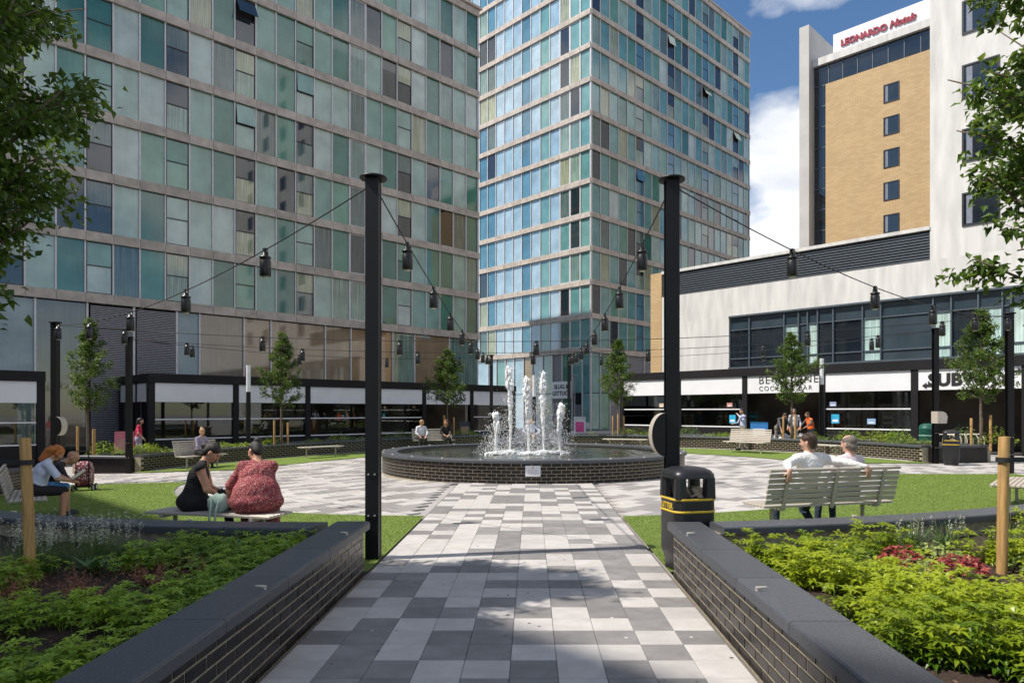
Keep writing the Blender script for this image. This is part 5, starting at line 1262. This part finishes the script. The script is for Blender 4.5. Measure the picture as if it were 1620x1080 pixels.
# ------------------------------------------------------------------ people: one continuous surface per body, polygonised from a field
def nrm(v): v = np.asarray(v, float); return v / (np.linalg.norm(v) + 1e-9)
class Field:
    def __init__(s, k=.03): s.p = []; s.k = k
    def cone(s, a, b, ra, rb, m=0, k=None, cut=False): s.p.append(('c', np.array(a, float), np.array(b, float), ra, rb, m, s.k if k is None else k, cut)); return s
    def ell(s, c, r, m=0, A=None, k=None, cut=False): s.p.append(('e', np.array(c, float), np.array(r, float), A, None, m, s.k if k is None else k, cut)); return s
    def mesh(s, name, mats, h):
        lo = np.full(3, 1e9); hi = -lo
        bbs = []
        for t, a, b, ra, rb, m, k, cut in s.p:
            if t == 'c': l = np.minimum(a - ra, b - rb); u = np.maximum(a + ra, b + rb)
            else: l = a - b.max(); u = a + b.max()
            bbs.append((l, u))
            if not cut: lo = np.minimum(lo, l); hi = np.maximum(hi, u)
        lo -= 3 * h; hi += 3 * h; n = np.ceil((hi - lo) / h).astype(int) + 1
        F = np.full(n, 9.0, np.float32); Mt = np.zeros(n, np.int16); B = np.full(n, 9.0, np.float32)
        ax = [lo[i] + h * np.arange(n[i]) for i in range(3)]
        for (t, a, b, ra, rb, m, k, cut), (l, u) in zip(s.p, bbs):
            mg = k + 4 * h; i0 = np.clip(((l - mg - lo) / h).astype(int), 0, n - 1); i1 = np.clip(((u + mg - lo) / h).astype(int) + 2, 1, n)
            if (i1 <= i0).any(): continue
            sl = tuple(slice(i0[i], i1[i]) for i in range(3))
            X = np.stack(np.meshgrid(*[ax[i][sl[i]] for i in range(3)], indexing='ij'), -1)
            if t == 'c':
                ba = b - a; L2 = max(ba @ ba, 1e-9); q = np.clip(((X - a) @ ba) / L2, 0, 1); d = np.linalg.norm(X - a - q[..., None] * ba, axis=-1) - (ra + (rb - ra) * q)
            else:
                P = X - a
                if ra is not None: P = P @ ra                        # columns of A are the axes
                k0 = np.linalg.norm(P / b, axis=-1); k1 = np.linalg.norm(P / (b * b), axis=-1) + 1e-9; d = k0 * (k0 - 1) / k1
                d = np.where(k0 < 1e-3, -b.min(), d)
            f = F[sl]
            if cut:
                F[sl] = np.maximum(f, -d); continue
            hh = np.maximum(k - np.abs(f - d), 0) / k; F[sl] = np.minimum(f, d) - hh * hh * k / 4
            bb = B[sl]; w = d < bb; Mt[sl] = np.where(w, m, Mt[sl]); B[sl] = np.minimum(bb, d)
        S = F < 0; c = np.zeros(n - 1, int)
        cor = [(i, j, k) for i in (0, 1) for j in (0, 1) for k in (0, 1)]
        g = lambda A, o: A[o[0]:n[0] - 1 + o[0], o[1]:n[1] - 1 + o[1], o[2]:n[2] - 1 + o[2]]
        for o in cor: c += g(S, o)
        act = (c > 0) & (c < 8); idx = np.full(n - 1, -1); idx[act] = np.arange(act.sum())
        acc = np.zeros((act.sum(), 3)); cnt = np.zeros(act.sum())
        for o in cor:
            for axx in range(3):
                if o[axx]: continue
                o2 = list(o); o2[axx] = 1; fa = g(F, o)[act]; fb = g(F, o2)[act]; x = (fa < 0) != (fb < 0)
                t_ = np.where(x, fa / np.where(x, fa - fb, 1), 0); p = np.tile(np.array(o, float), (len(fa), 1)); p[:, axx] += t_
                acc += p * x[:, None]; cnt += x
        ijk = np.argwhere(act); V = lo + h * (ijk + acc / cnt[:, None]); vm = Mt[ijk[:, 0], ijk[:, 1], ijk[:, 2]]
        Q = []
        for axx in range(3):
            b_, c_ = (axx + 1) % 3, (axx + 2) % 3
            o2 = [0, 0, 0]; o2[axx] = 1
            A0 = S[:n[0] - o2[0], :n[1] - o2[1], :n[2] - o2[2]]; A1 = S[o2[0]:, o2[1]:, o2[2]:]
            e = np.argwhere(A0 != A1); e = e[(e[:, b_] > 0) & (e[:, c_] > 0) & (e[:, b_] < n[b_] - 1) & (e[:, c_] < n[c_] - 1)]
            fl = A0[e[:, 0], e[:, 1], e[:, 2]]
            def cell(db, dc): w = e.copy(); w[:, b_] += db; w[:, c_] += dc; return idx[w[:, 0], w[:, 1], w[:, 2]]
            q = np.stack([cell(-1, -1), cell(0, -1), cell(0, 0), cell(-1, 0)], 1); q[~fl] = q[~fl][:, ::-1]; Q.append(q)
        Q = np.concatenate(Q); Q = Q[(Q >= 0).all(1)]
        return npmesh(name, V, Q, mats, smooth=True, mi=vm[Q[:, 0]])

def ik(a, c, l1, l2, pole):
    a = np.array(a, float); c = np.array(c, float); d = c - a; L_ = np.linalg.norm(d); L_ = min(L_, (l1 + l2) * .999); u = nrm(d); x = (l1 * l1 - l2 * l2 + L_ * L_) / (2 * L_); h_ = math.sqrt(max(0, l1 * l1 - x * x))
    p = np.array(pole, float); p = nrm(p - u * (p @ u)); return a + u * x + p * h_, a + u * L_
SKIN = {}
def skin(c): return mat('skin_%0.2f' % c[0], c, .5, var=.06, scale=20)
def hand(F, w, d, up, side, m, curl=.5, s=1.0):
    """w wrist, d finger direction, up back-of-hand normal, side +1/-1 thumb side"""
    d = nrm(d); up = nrm(np.array(up) - d * np.dot(up, d)); r = np.cross(d, up) * side
    F.ell(w + d * .045 * s, (.042 * s, .022 * s, .05 * s), m, np.stack([r, up, d], 1), k=.015)
    for i, (off, ln) in enumerate(((-.03, .068), (-.010, .08), (.011, .075), (.03, .058))):
        b = w + d * .085 * s + r * off * -1 * s; d1 = nrm(d - up * curl * .5); p1 = b + d1 * ln * .5 * s; d2 = nrm(d - up * curl * 1.4); p2 = p1 + d2 * ln * .5 * s
        F.cone(b, p1, .0095 * s, .0085 * s, m, k=.006); F.cone(p1, p2, .0085 * s, .007 * s, m, k=.006)
    b = w + d * .03 * s + r * .032 * s; p1 = b + nrm(d * .6 + r * .8 - up * .2) * .04 * s; p2 = p1 + nrm(d * .9 + r * .2 - up * .4) * .032 * s
    F.cone(b, p1, .012 * s, .010 * s, m, k=.008); F.cone(p1, p2, .010 * s, .008 * s, m, k=.006)
def head(F, c, f, u, m_skin, m_eye, m_lip, s=1.0):
    """c = head centre, f facing, u up"""
    f = nrm(f); u = nrm(np.array(u) - f * np.dot(u, f)); r = np.cross(f, u); A = np.stack([r, f, u], 1)
    P = lambda x, y, z: c + (r * x + f * y + u * z) * s
    F.ell(P(0, -.008, .03), np.array((.076, .098, .085)) * s, m_skin, A, k=.02); F.ell(P(0, .022, -.035), np.array((.06, .07, .078)) * s, m_skin, A, k=.03)
    F.ell(P(0, .055, -.088), np.array((.03, .026, .022)) * s, m_skin, A, k=.02)
    F.cone(P(0, .088, .012), P(0, .108, -.028), .009 * s, .014 * s, m_skin, k=.012)
    F.ell(P(0, .083, .022), np.array((.055, .014, .012)) * s, m_skin, A, k=.012)
    for q in (-1, 1):
        F.ell(P(q * .079, -.008, -.012), np.array((.011, .022, .034)) * s, m_skin, A, k=.006); F.ell(P(q * .030, .085, .004), np.array((.013, .009, .007)) * s, m_eye, A, k=.003); F.ell(P(q * .04, .06, -.03), np.array((.022, .025, .022)) * s, m_skin, A, k=.02)
    F.ell(P(0, .088, -.058), np.array((.024, .009, .007)) * s, m_lip, A, k=.004)
    return A, P
def person(name, label, loc, rz, sp, vox=.011, group=None):
    """sp: pelvis, lean, hands, feet ... in the sitter's frame (x right, y forward, z up)"""
    g = sp.get; mats = [skin(g('skin', (.50, .30, .20))), g('top'), g('legs'), g('shoe', M_rubber), mat('eye_dark', (.03, .02, .02), .3), mat('lips', (.38, .15, .13), .5), g('sleeve', g('top')), g('shin', g('legs'))]
    SK, TOP_, LEG, SHOE, EYE_, LIP, SLV, SHIN = range(8); F = Field(.05); w = g('w', 1.0); wt = g('belly', 1.0)
    p = np.array(g('pelvis', (0, 0, .55)), float); ln, rl = R(g('lean', 5)), R(g('roll', 0)); tl = g('torso', .50)
    up = nrm((math.sin(rl), math.sin(ln), math.cos(ln) * math.cos(rl))); tw = R(g('twist', 0)); rt_ = np.array([math.cos(tw), -math.sin(tw), 0]); rt_ = nrm(rt_ - up * (rt_ @ up)); fw = np.cross(up, rt_)
    A = np.stack([rt_, fw, up], 1); nk = p + up * tl; B = lambda x, y, z: p + rt_ * x + fw * y + up * z
    F.ell(p, (.175 * w, .135 * w, .13), LEG if not g('dress') else TOP_, None, .06)
    F.ell(B(0, .012, .13), (.150 * w * wt, .115 * w * wt, .15), TOP_, A, .06); F.ell(B(0, -.005, .31), (.165 * w, .112 * w, .17), TOP_, A, .06)
    sw = g('shoulder', .175); sh = {}
    for q in (-1, 1):
        sh[q] = nk + rt_ * sw * q - up * .055 + fw * g('sh_fwd', 0.0); F.cone(nk - up * .02 + rt_ * .05 * q, sh[q], .055, .058 * g('arm', 1), TOP_, k=.05)
    hd = nrm(g('face', fw)); hu = nrm(g('hup', up)); hc = nk + nrm(up * .8 + hu * .3) * .115 + hd * .035 + hu * .055 if 'head' not in sp else np.array(sp['head'], float)
    F.cone(nk - up * .03, hc - hu * .05 - hd * .015, .057, .050, SK, k=.025)
    hs_ = g('hs', 1.0); Ah, P = head(F, hc, hd, hu, SK, EYE_, LIP, hs_)
    for q, key in ((-1, 'lhand'), (1, 'rhand')):
        t = g(key); l1, l2 = .285, .245
        el, wr = ik(sh[q], t[0], l1, l2, t[1]); am = g('arm', 1.0); sl = g('sl', 1.0)
        F.cone(sh[q], el, .050 * am, .041 * am, SLV, k=.02)
        cut = el + (wr - el) * sl
        F.cone(el, cut, .042 * am, .034 * am if sl < .9 else .030, SLV if sl > .05 else SK, k=.015)
        if sl < .98: F.cone(el + (wr - el) * max(sl - .02, 0), wr, .036 * am if sl < .3 else .029, .025, SK, k=.012)
        hand(F, wr, t[2] if len(t) > 2 else nrm(wr - el), t[3] if len(t) > 3 else (0, 0, 1), -q * (t[4] if len(t) > 4 else 1), SK, g('curl', .6), 1.0 if vox < .02 else 1.15)
    for q, key in ((-1, 'lfoot'), (1, 'rfoot')):
        t = g(key); hp = p + rt_ * .09 * q * w - up * .03; th = g('thigh', 1.0)
        kn, an = ik(hp, t[0], .43, .42, t[1]); F.cone(hp, kn, .088 * th * w ** .5, .060 * th, LEG if not g('dress') else TOP_, k=.05)
        F.cone(kn, an, .058 * th, .040, SHIN, k=.02); td = nrm(t[2] if len(t) > 2 else fw); td = nrm(np.array([td[0], td[1], 0]))
        F.cone(an + np.array([0, 0, -.02]), an + td * .15 + np.array([0, 0, -.045]), .042, .033, SHOE, k=.02); F.cone(an - td * .03 + np.array([0, 0, -.04]), an + td * .06 + np.array([0, 0, -.05]), .038, .036, SHOE, k=.02)
    for e in g('extra', ()):                                   # extra cloth volumes
        if e[0] == 'c': F.cone(*e[1:5], e[5], k=e[6] if len(e) > 6 else .05)
        else: F.ell(e[1], e[2], e[3], None, k=e[4] if len(e) > 4 else .05)
    t_ = thing(name, label, 'person', loc, rz, group)
    link(bpy.data.objects.new('body', F.mesh('body', mats, vox)), t_)
    if g('hair'):
        H = Field(.02); kind, hm = g('hair'); hv = max(.009, vox * .9)
        if kind != 'bald':
            H.ell(P(0, -.016, .042), np.array((.083, .103, .086)) * hs_, 0, Ah); 
        if kind in ('short', 'bun', 'long', 'curly', 'tied'): H.ell(P(0, -.055, -.01), np.array((.075, .06, .085)) * hs_, 0, Ah)
        if kind == 'bun': H.ell(P(0, -.085, .115), np.array((.05, .05, .048)) * hs_, 0, Ah)
        if kind == 'tied': H.ell(P(0, -.12, .02), np.array((.045, .045, .05)) * hs_, 0, Ah)
        if kind == 'long':
            H.cone(P(0, -.06, .0), P(0, -.085, -.22), .08, .06, 0); H.cone(P(.06, -.02, .0), P(.065, .0, -.2), .03, .022, 0); H.cone(P(-.06, -.02, .0), P(-.065, .0, -.2), .03, .022, 0)
        if kind == 'curly':
            rr = np.random.default_rng(4)
            for i in range(46):
                a, b_ = rr.uniform(0, 6.28), rr.uniform(-.75, 1.0); H.ell(P(.10 * math.cos(a) * math.cos(b_), -.045 + .10 * math.sin(a) * math.cos(b_), .02 + .115 * math.sin(b_) - .03), np.full(3, rr.uniform(.02, .034)), 0, k=.012)
            H.cone(P(0, -.09, -.05), P(0, -.10, -.2), .085, .05, 0)
        if kind == 'fringe': 
            H.ell(P(0, -.075, -.045), np.array((.07, .035, .05)) * hs_, 0, Ah)
            for q in (-1, 1): H.ell(P(q * .072, -.03, -.02), np.array((.016, .05, .035)) * hs_, 0, Ah)
        if kind != 'bald' or True: H.ell(P(0, .10, -.035), np.array((.085, .085, .085)) * hs_, 0, Ah, cut=True)
        if kind == 'fringe': H.ell(P(0, .02, .105), np.array((.07, .085, .045)) * hs_, 0, Ah, cut=True)
        link(bpy.data.objects.new('hair', H.mesh('hair', hm, hv)), t_)
    return t_, P
def cloth(name, c, bump=.5, bs=9, var=.1): return mat(name, c, .85, var=var, scale=7, bump=1.0, bdist=.035, bscale=bs, detail=3)
def hairm(name, c): return mat(name, c, .5, var=.35, scale=30, bump=.6, bscale=70, stretch=(4, 4, 1))
H_dark = hairm('dark_hair', (.018, .012, .010)); H_brown = hairm('brown_hair', (.045, .020, .010)); H_ginger = hairm('ginger_hair', (.42, .13, .025)); H_grey = hairm('grey_hair', (.16, .13, .11)); H_fair = hairm('fair_hair', (.34, .20, .09))
C_black = cloth('black_cloth', (.010, .009, .011)); C_white = cloth('white_shirt', (.76, .75, .74), .6, 11, .03); C_pink = cloth('pale_pink_shirt', (.66, .58, .62), .6, 11, .03)
C_denim = cloth('navy_denim', (.020, .032, .065)); C_dots = dots_mat('red_polka_dot_cloth', (.23, .035, .045), (.62, .40, .34), 58, .28)
C_paleblue = cloth('pale_blue_top', (.50, .55, .68)); C_shirt = cloth('blue_office_shirt', (.38, .42, .58)); C_grey = cloth('grey_work_top', (.10, .10, .105)); C_stone = cloth('stone_trousers', (.22, .20, .17)); C_orange = cloth('orange_hi_vis', (.80, .14, .015)); C_blue = cloth('blue_shorts', (.06, .20, .42)); C_pinkr = cloth('crimson_top', (.50, .02, .07)); C_lilac = cloth('lilac_trousers', (.28, .24, .33))
Sh_white = mat('white_shoe', (.7, .68, .66), .6); Sh_dark = mat('dark_shoe', (.02, .02, .022), .5)

# --- two women on the backless bench (frame: bench axes, faces away from the viewer at +y)
def at(bt, x, y): v = bt.matrix_basis @ Vector((x, y, 0)); return (v.x, v.y, bt.location.z)
SIT = .555
# woman in black, body turned towards her friend
person('person', 'woman in sleeveless black dress seated on the backless bench looking down at a cup', at(B1, -.42, .02), B1.rotation_euler.z - R(58), dict(
    pelvis=(0, 0, SIT + .005), lean=16, w=1.12, belly=1.08, torso=.50, face=(.05, .80, -.62), hup=(0, .6, .8), skin=(.50, .27, .17), top=C_black, legs=C_black, sleeve=skin((.50, .27, .17)), sl=.0, arm=1.12, dress=True, shoe=Sh_dark,
    lhand=((-.02, .36, .66), (-.5, -.2, -.9), (.3, .8, -.1), (0, 0, 1)), rhand=((.05, .38, .62), (.8, -.3, -.8), (-.4, .8, .1), (0, 0, 1)),
    lfoot=((-.30, .42, .08), (-.2, 1, .3), (-.5, 1, 0)), rfoot=((-.10, .48, .08), (0, 1, .3), (-.3, 1, 0)), hair=('tied', H_dark), thigh=1.1,
    extra=[('e', (0, .02, .56), (.215, .19, .11), 1, .06)]), .0095)
# woman in polka dots, seen from behind
person('person', 'woman in red polka dot dress seated with her back turned, dark hair in bun', at(B1, .50, .06), B1.rotation_euler.z + R(30), dict(
    pelvis=(0, 0, SIT + .03), lean=17, w=1.30, belly=1.25, torso=.49, face=(-.62, .62, -.50), hup=(-.2, .5, .85), skin=(.48, .25, .16), top=C_dots, legs=C_dots, sleeve=C_dots, sl=.25, arm=1.4, dress=True, shin=C_dots, shoe=Sh_dark, shoulder=.165,
    lhand=((-.36, .30, .56), (-1, -.2, -.5), (-.7, .6, -.2), (0, 0, 1)), rhand=((-.16, .44, .60), (.9, .2, -.6), (-.8, .5, 0), (0, 0, 1)),
    lfoot=((-.14, .42, .08), (0, 1, .3)), rfoot=((.16, .42, .08), (0, 1, .3)), hair=('bun', H_dark), thigh=1.35,
    extra=[('e', (0, .0, .58), (.325, .25, .15), 1, .08), ('e', (.0, .01, .72), (.265, .20, .17), 1, .08), ('c', (-.1, .36, .46), (-.1, .40, .16), .13, .13, 1), ('c', (.12, .36, .46), (.12, .40, .16), .13, .13, 1)]), .0105)
cup = MB().lathe([(0, 0), (.032, 0), (.042, .12), (.038, .12), (.03, .01), (0, .01)], 18).build('drink_cup', mat('translucent_cup', (.55, .5, .55), .3), smooth=True)
v = Vector(at(B1, -.42, .02)) + RZ(B1.rotation_euler.z - R(58)) @ Vector((.03, .47, .57)); cup.location = v; tag(cup, 'clear plastic cup held by the woman in black', 'cup')
m_mint = mat('mint_bag_cloth', (.36, .48, .40), .7, var=.12, bump=.6, bscale=14); p_ = at(B1, .06, -.08)
hb = thing('handbag', 'pale mint handbag with hanging strap between the two women', 'bag', (p_[0], p_[1], p_[2] + .452))
bm = bmesh.new(); bmesh.ops.create_icosphere(bm, subdivisions=3, radius=1)
for q in bm.verts: c = q.co; k = 1 + .10 * math.sin(9 * c.x + 4 * c.z) + .08 * math.sin(13 * c.y + 5 * c.z); q.co = (c.x * .13 * k, c.y * .09 * k, max(c.z, -.75) * .13 * k + .098)
me = bpy.data.meshes.new('bag_body'); bm.to_mesh(me); bm.free(); me.materials.append(m_mint); me.polygons.foreach_set('use_smooth', [True] * len(me.polygons)); link(bpy.data.objects.new('bag_body', me), hb)
MB().tube([(-.06, -.06, .17), (-.02, -.14, .14), (.0, -.225, .02), (.0, -.25, -.12), (.03, -.245, -.2), (.06, -.235, -.1), (.06, -.2, .04), (.05, -.1, .15)], .013, 8).build('strap', m_mint, hb, smooth=True)
sack2 = sack('black handbag on the bench beside the woman in black', *at(B1, -.02, .14)[:2], .13, .11, .2, C_black, 'bag', 'handbag'); sack2.location.z = at(B1, 0, 0)[2] + .452

# --- pair on the bench with its back to us
person('person', 'person in loose white shirt with arms spread along the bench back, short dark hair', at(B2, -.17, .03), B2.rotation_euler.z, dict(
    pelvis=(0, 0, SIT), lean=-9, w=1.04, torso=.52, face=(-.55, .82, -.05), top=C_white, legs=C_denim, sleeve=C_white, sl=.93, shoe=Sh_white, skin=(.52, .30, .21), shoulder=.20, arm=1.32, sh_fwd=-.02,
    lhand=((-.57, -.43, .90), (-.5, .5, .2), (-.05, -.12, -1), (0, -1, 0)), rhand=((.60, -.43, .92), (.5, .5, .2), (.2, -.12, -1), (0, -1, 0)),
    lfoot=((-.16, .40, .08), (-.1, 1, .4)), rfoot=((.14, -.02, .085), (.3, 1, .2), (.7, .5, 0)), hair=('short', H_brown),
    extra=[('e', (0, -.10, .95), (.185, .07, .14), 1, .05)]), .0105)
person('person', 'balding man in pale pink shirt seated at the end of the slatted bench', at(B2, .52, .06), B2.rotation_euler.z, dict(
    pelvis=(0, 0, SIT), lean=-6, w=1.0, torso=.48, face=(-.25, .95, -.05), top=C_pink, legs=C_denim, sleeve=C_pink, sl=.93, shoe=Sh_dark, skin=(.55, .32, .24),
    lhand=((-.10, .34, .62), (-.8, -.3, -.5)), rhand=((.16, .34, .62), (.8, -.3, -.5)), lfoot=((-.12, .45, .08), (0, 1, .3)), rfoot=((.14, .45, .08), (0, 1, .3)), hair=('fringe', H_grey)), .0105)
# --- reader with ginger hair and the man beside her
person('person', 'person with curly ginger hair in pale blue top reading a book on the bench', at(B3, .28, .06), B3.rotation_euler.z, dict(
    pelvis=(0, 0, SIT), lean=24, w=1.15, torso=.50, face=(.0, .78, -.62), hup=(0, .6, .8), top=C_paleblue, legs=C_black, sleeve=C_paleblue, sl=.05, arm=1.15, shin=skin((.48, .27, .18)), shoe=Sh_dark, skin=(.48, .27, .18),
    lhand=((-.08, .52, .66), (-.9, -.2, -.6)), rhand=((.12, .52, .66), (.9, -.2, -.6)), lfoot=((-.12, .40, .08), (0, 1, .3)), rfoot=((.13, .38, .08), (0, 1, .3)), hair=('curly', H_ginger)), .012)
bk = thing('book', 'open pale book held by the ginger haired reader', 'book', (Vector(at(B3, .28, .06)) + RZ(B3.rotation_euler.z) @ Vector((.02, .64, .73)))[:], B3.rotation_euler.z)
m_pg = mat('book_page', (.68, .60, .45), .8)
for q in (-1, 1): MB().bbox((q * .085, 0, .012), (.165, .23, .022), .004).build('page_block', m_pg, bk, M=RX(R(38)) @ RY(R(-q * 12))); MB().box((q * .088, 0, -.002), (.175, .245, .004)).build('cover', mat('book_cover', (.18, .10, .08), .6), bk, M=RX(R(38)) @ RY(R(-q * 12)))
person('person', 'bald man in black top and blue shorts bending forward beside the reader', at(B3, -.42, .10), B3.rotation_euler.z, dict(
    pelvis=(0, 0, SIT), lean=46, w=1.08, torso=.50, face=(.1, .75, -.65), hup=(0, .65, .75), top=C_black, legs=C_blue, sleeve=C_black, sl=.3, shin=skin((.40, .21, .13)), skin=(.40, .21, .13), shoe=Sh_dark,
    lhand=((-.12, .52, .60), (-.9, 0, -.5)), rhand=((.14, .50, .64), (.9, 0, -.5)), lfoot=((-.14, .42, .08), (0, 1, .3)), rfoot=((.14, .42, .08), (0, 1, .3))), .013)
# --- far seated people
person('person', 'fair haired person with pale scarf seated on the bench by dark bags', at(B5, .15, .05), B5.rotation_euler.z, dict(pelvis=(0, 0, SIT), lean=8, torso=.5, face=(.3, .9, -.2), top=C_lilac, legs=C_black, sleeve=C_lilac, sl=.9, hair=('bun', H_fair), lhand=((-.1, .32, .62), (-.8, 0, -.5)), rhand=((.1, .32, .62), (.8, 0, -.5)), lfoot=((-.1, .44, .08), (0, 1, .3)), rfoot=((.12, .44, .08), (0, 1, .3)), shoe=Sh_dark), .018)
sack('dark rucksack lying on the bench beside the fair haired person', *at(B5, -.5, .05)[:2], .16, .14, .3, C_black, 'bag', 'rucksack').location.z = gz(-11) + .452
person('person', 'long haired woman in black sitting on the bench before the restaurant', at(B7, -.52, .05), B7.rotation_euler.z, dict(pelvis=(0, 0, SIT), lean=8, torso=.5, face=(.5, .8, -.1), top=C_black, legs=C_black, sleeve=C_black, sl=.6, hair=('long', hairm('auburn_hair', (.20, .07, .025))), lhand=((-.05, .36, .66), (-.8, 0, -.5)), rhand=((.12, .36, .66), (.8, 0, -.5)), lfoot=((-.1, .44, .08), (0, 1, .3)), rfoot=((.12, .44, .08), (0, 1, .3)), shoe=Sh_dark), .018)
person('person', 'person in white shirt and dark trousers sitting at the other bench end', at(B7, .58, .05), B7.rotation_euler.z, dict(pelvis=(0, 0, SIT), lean=6, torso=.5, face=(-.6, .8, -.15), top=cloth('pale_shirt', (.6, .6, .68)), legs=C_black, sleeve=cloth('pale_shirt', (.6, .6, .68)), sl=.5, hair=('short', H_fair), lhand=((-.14, .36, .62), (-.8, 0, -.5)), rhand=((.12, .33, .62), (.8, 0, -.5)), lfoot=((-.16, .44, .08), (0, 1, .3)), rfoot=((.16, .44, .08), (0, 1, .3)), shoe=Sh_dark), .018)
# --- standing people
def stand(label, x_, Z, rz, z=None, **kw):
    X, Y = pxz(x_, Z); z = gz(X) if z is None else z
    d = dict(pelvis=(0, 0, .95), lean=3, torso=.52, lfoot=((-.10, .06, .08), (0, 1, .1)), rfoot=((.10, -.08, .08), (0, 1, .1)), lhand=((-.26, .10, .92), (-.3, -1, 0)), rhand=((.26, .12, .92), (.3, -1, 0)), shoe=Sh_dark, sl=.9); d.update(kw)
    return person('person', label, (X, Y, z), R(rz), d, .019)
stand('man in blue office shirt walking past, hand raised to his face', 1176, 28.4, 100, top=C_shirt, legs=C_stone, sleeve=C_shirt, hair=('short', H_dark), lhand=((-.10, .30, 1.50), (-1, .3, -.6)), rhand=((.2, .34, 1.12), (.4, -1, -.2)), lfoot=((-.1, .22, .08), (0, 1, .1)), rfoot=((.1, -.2, .1), (0, 1, .1)))
stand('workman in grey top bending over a white bag', 1232, 29.0, 190, lean=42, top=C_grey, legs=C_stone, sleeve=C_grey, sl=.3, face=(0, .85, -.5), hair=('short', H_dark), lhand=((-.2, .60, .75), (-1, 0, -.4)), rhand=((.2, .60, .75), (1, 0, -.4)))
stand('man in pale shirt half hidden behind the young tree', 1257, 30.2, 150, top=cloth('pale_shirt', (.6, .6, .68)), legs=C_stone, sleeve=cloth('pale_shirt', (.6, .6, .68)), hair=('short', H_grey), lean=10)
stand('workman in orange high visibility vest crouching beside the entrance', 1284, 29.4, 100, pelvis=(0, 0, .82), lean=14, w=1.12, top=C_orange, legs=C_black, sleeve=C_grey, sl=.4, hair=('short', H_brown), lhand=((-.2, .42, .95), (-1, 0, -.3)), rhand=((.2, .45, .90), (1, 0, -.3)), lfoot=((-.12, .2, .08), (0, 1, .1)), rfoot=((.12, -.1, .08), (0, 1, .1)))
stand('woman in crimson top walking by the pink board', 219, 26.2, -70, top=C_pinkr, legs=C_lilac, sleeve=C_pinkr, sl=.0, hair=('long', H_dark), lhand=((-.3, .12, .95), (-.3, -1, 0)), rhand=((.36, .22, 1.0), (.6, -1, 0)))
stand('child in pale clothes behind the fountain jets', 841, 30.5, 180, pelvis=(0, 0, .62), torso=.36, top=C_paleblue, legs=C_stone, sleeve=C_paleblue, hair=('short', H_fair), lhand=((-.2, .2, .62), (-1, 0, 0)), rhand=((.2, .2, .62), (1, 0, 0)), lfoot=((-.08, .02, .08), (0, 1, .1)), rfoot=((.08, 0, .08), (0, 1, .1)))
stand('person with orange hair and dark clothes standing behind the far post', 893, 33.2, 150, top=C_black, legs=C_black, sleeve=C_black, hair=('long', H_ginger))
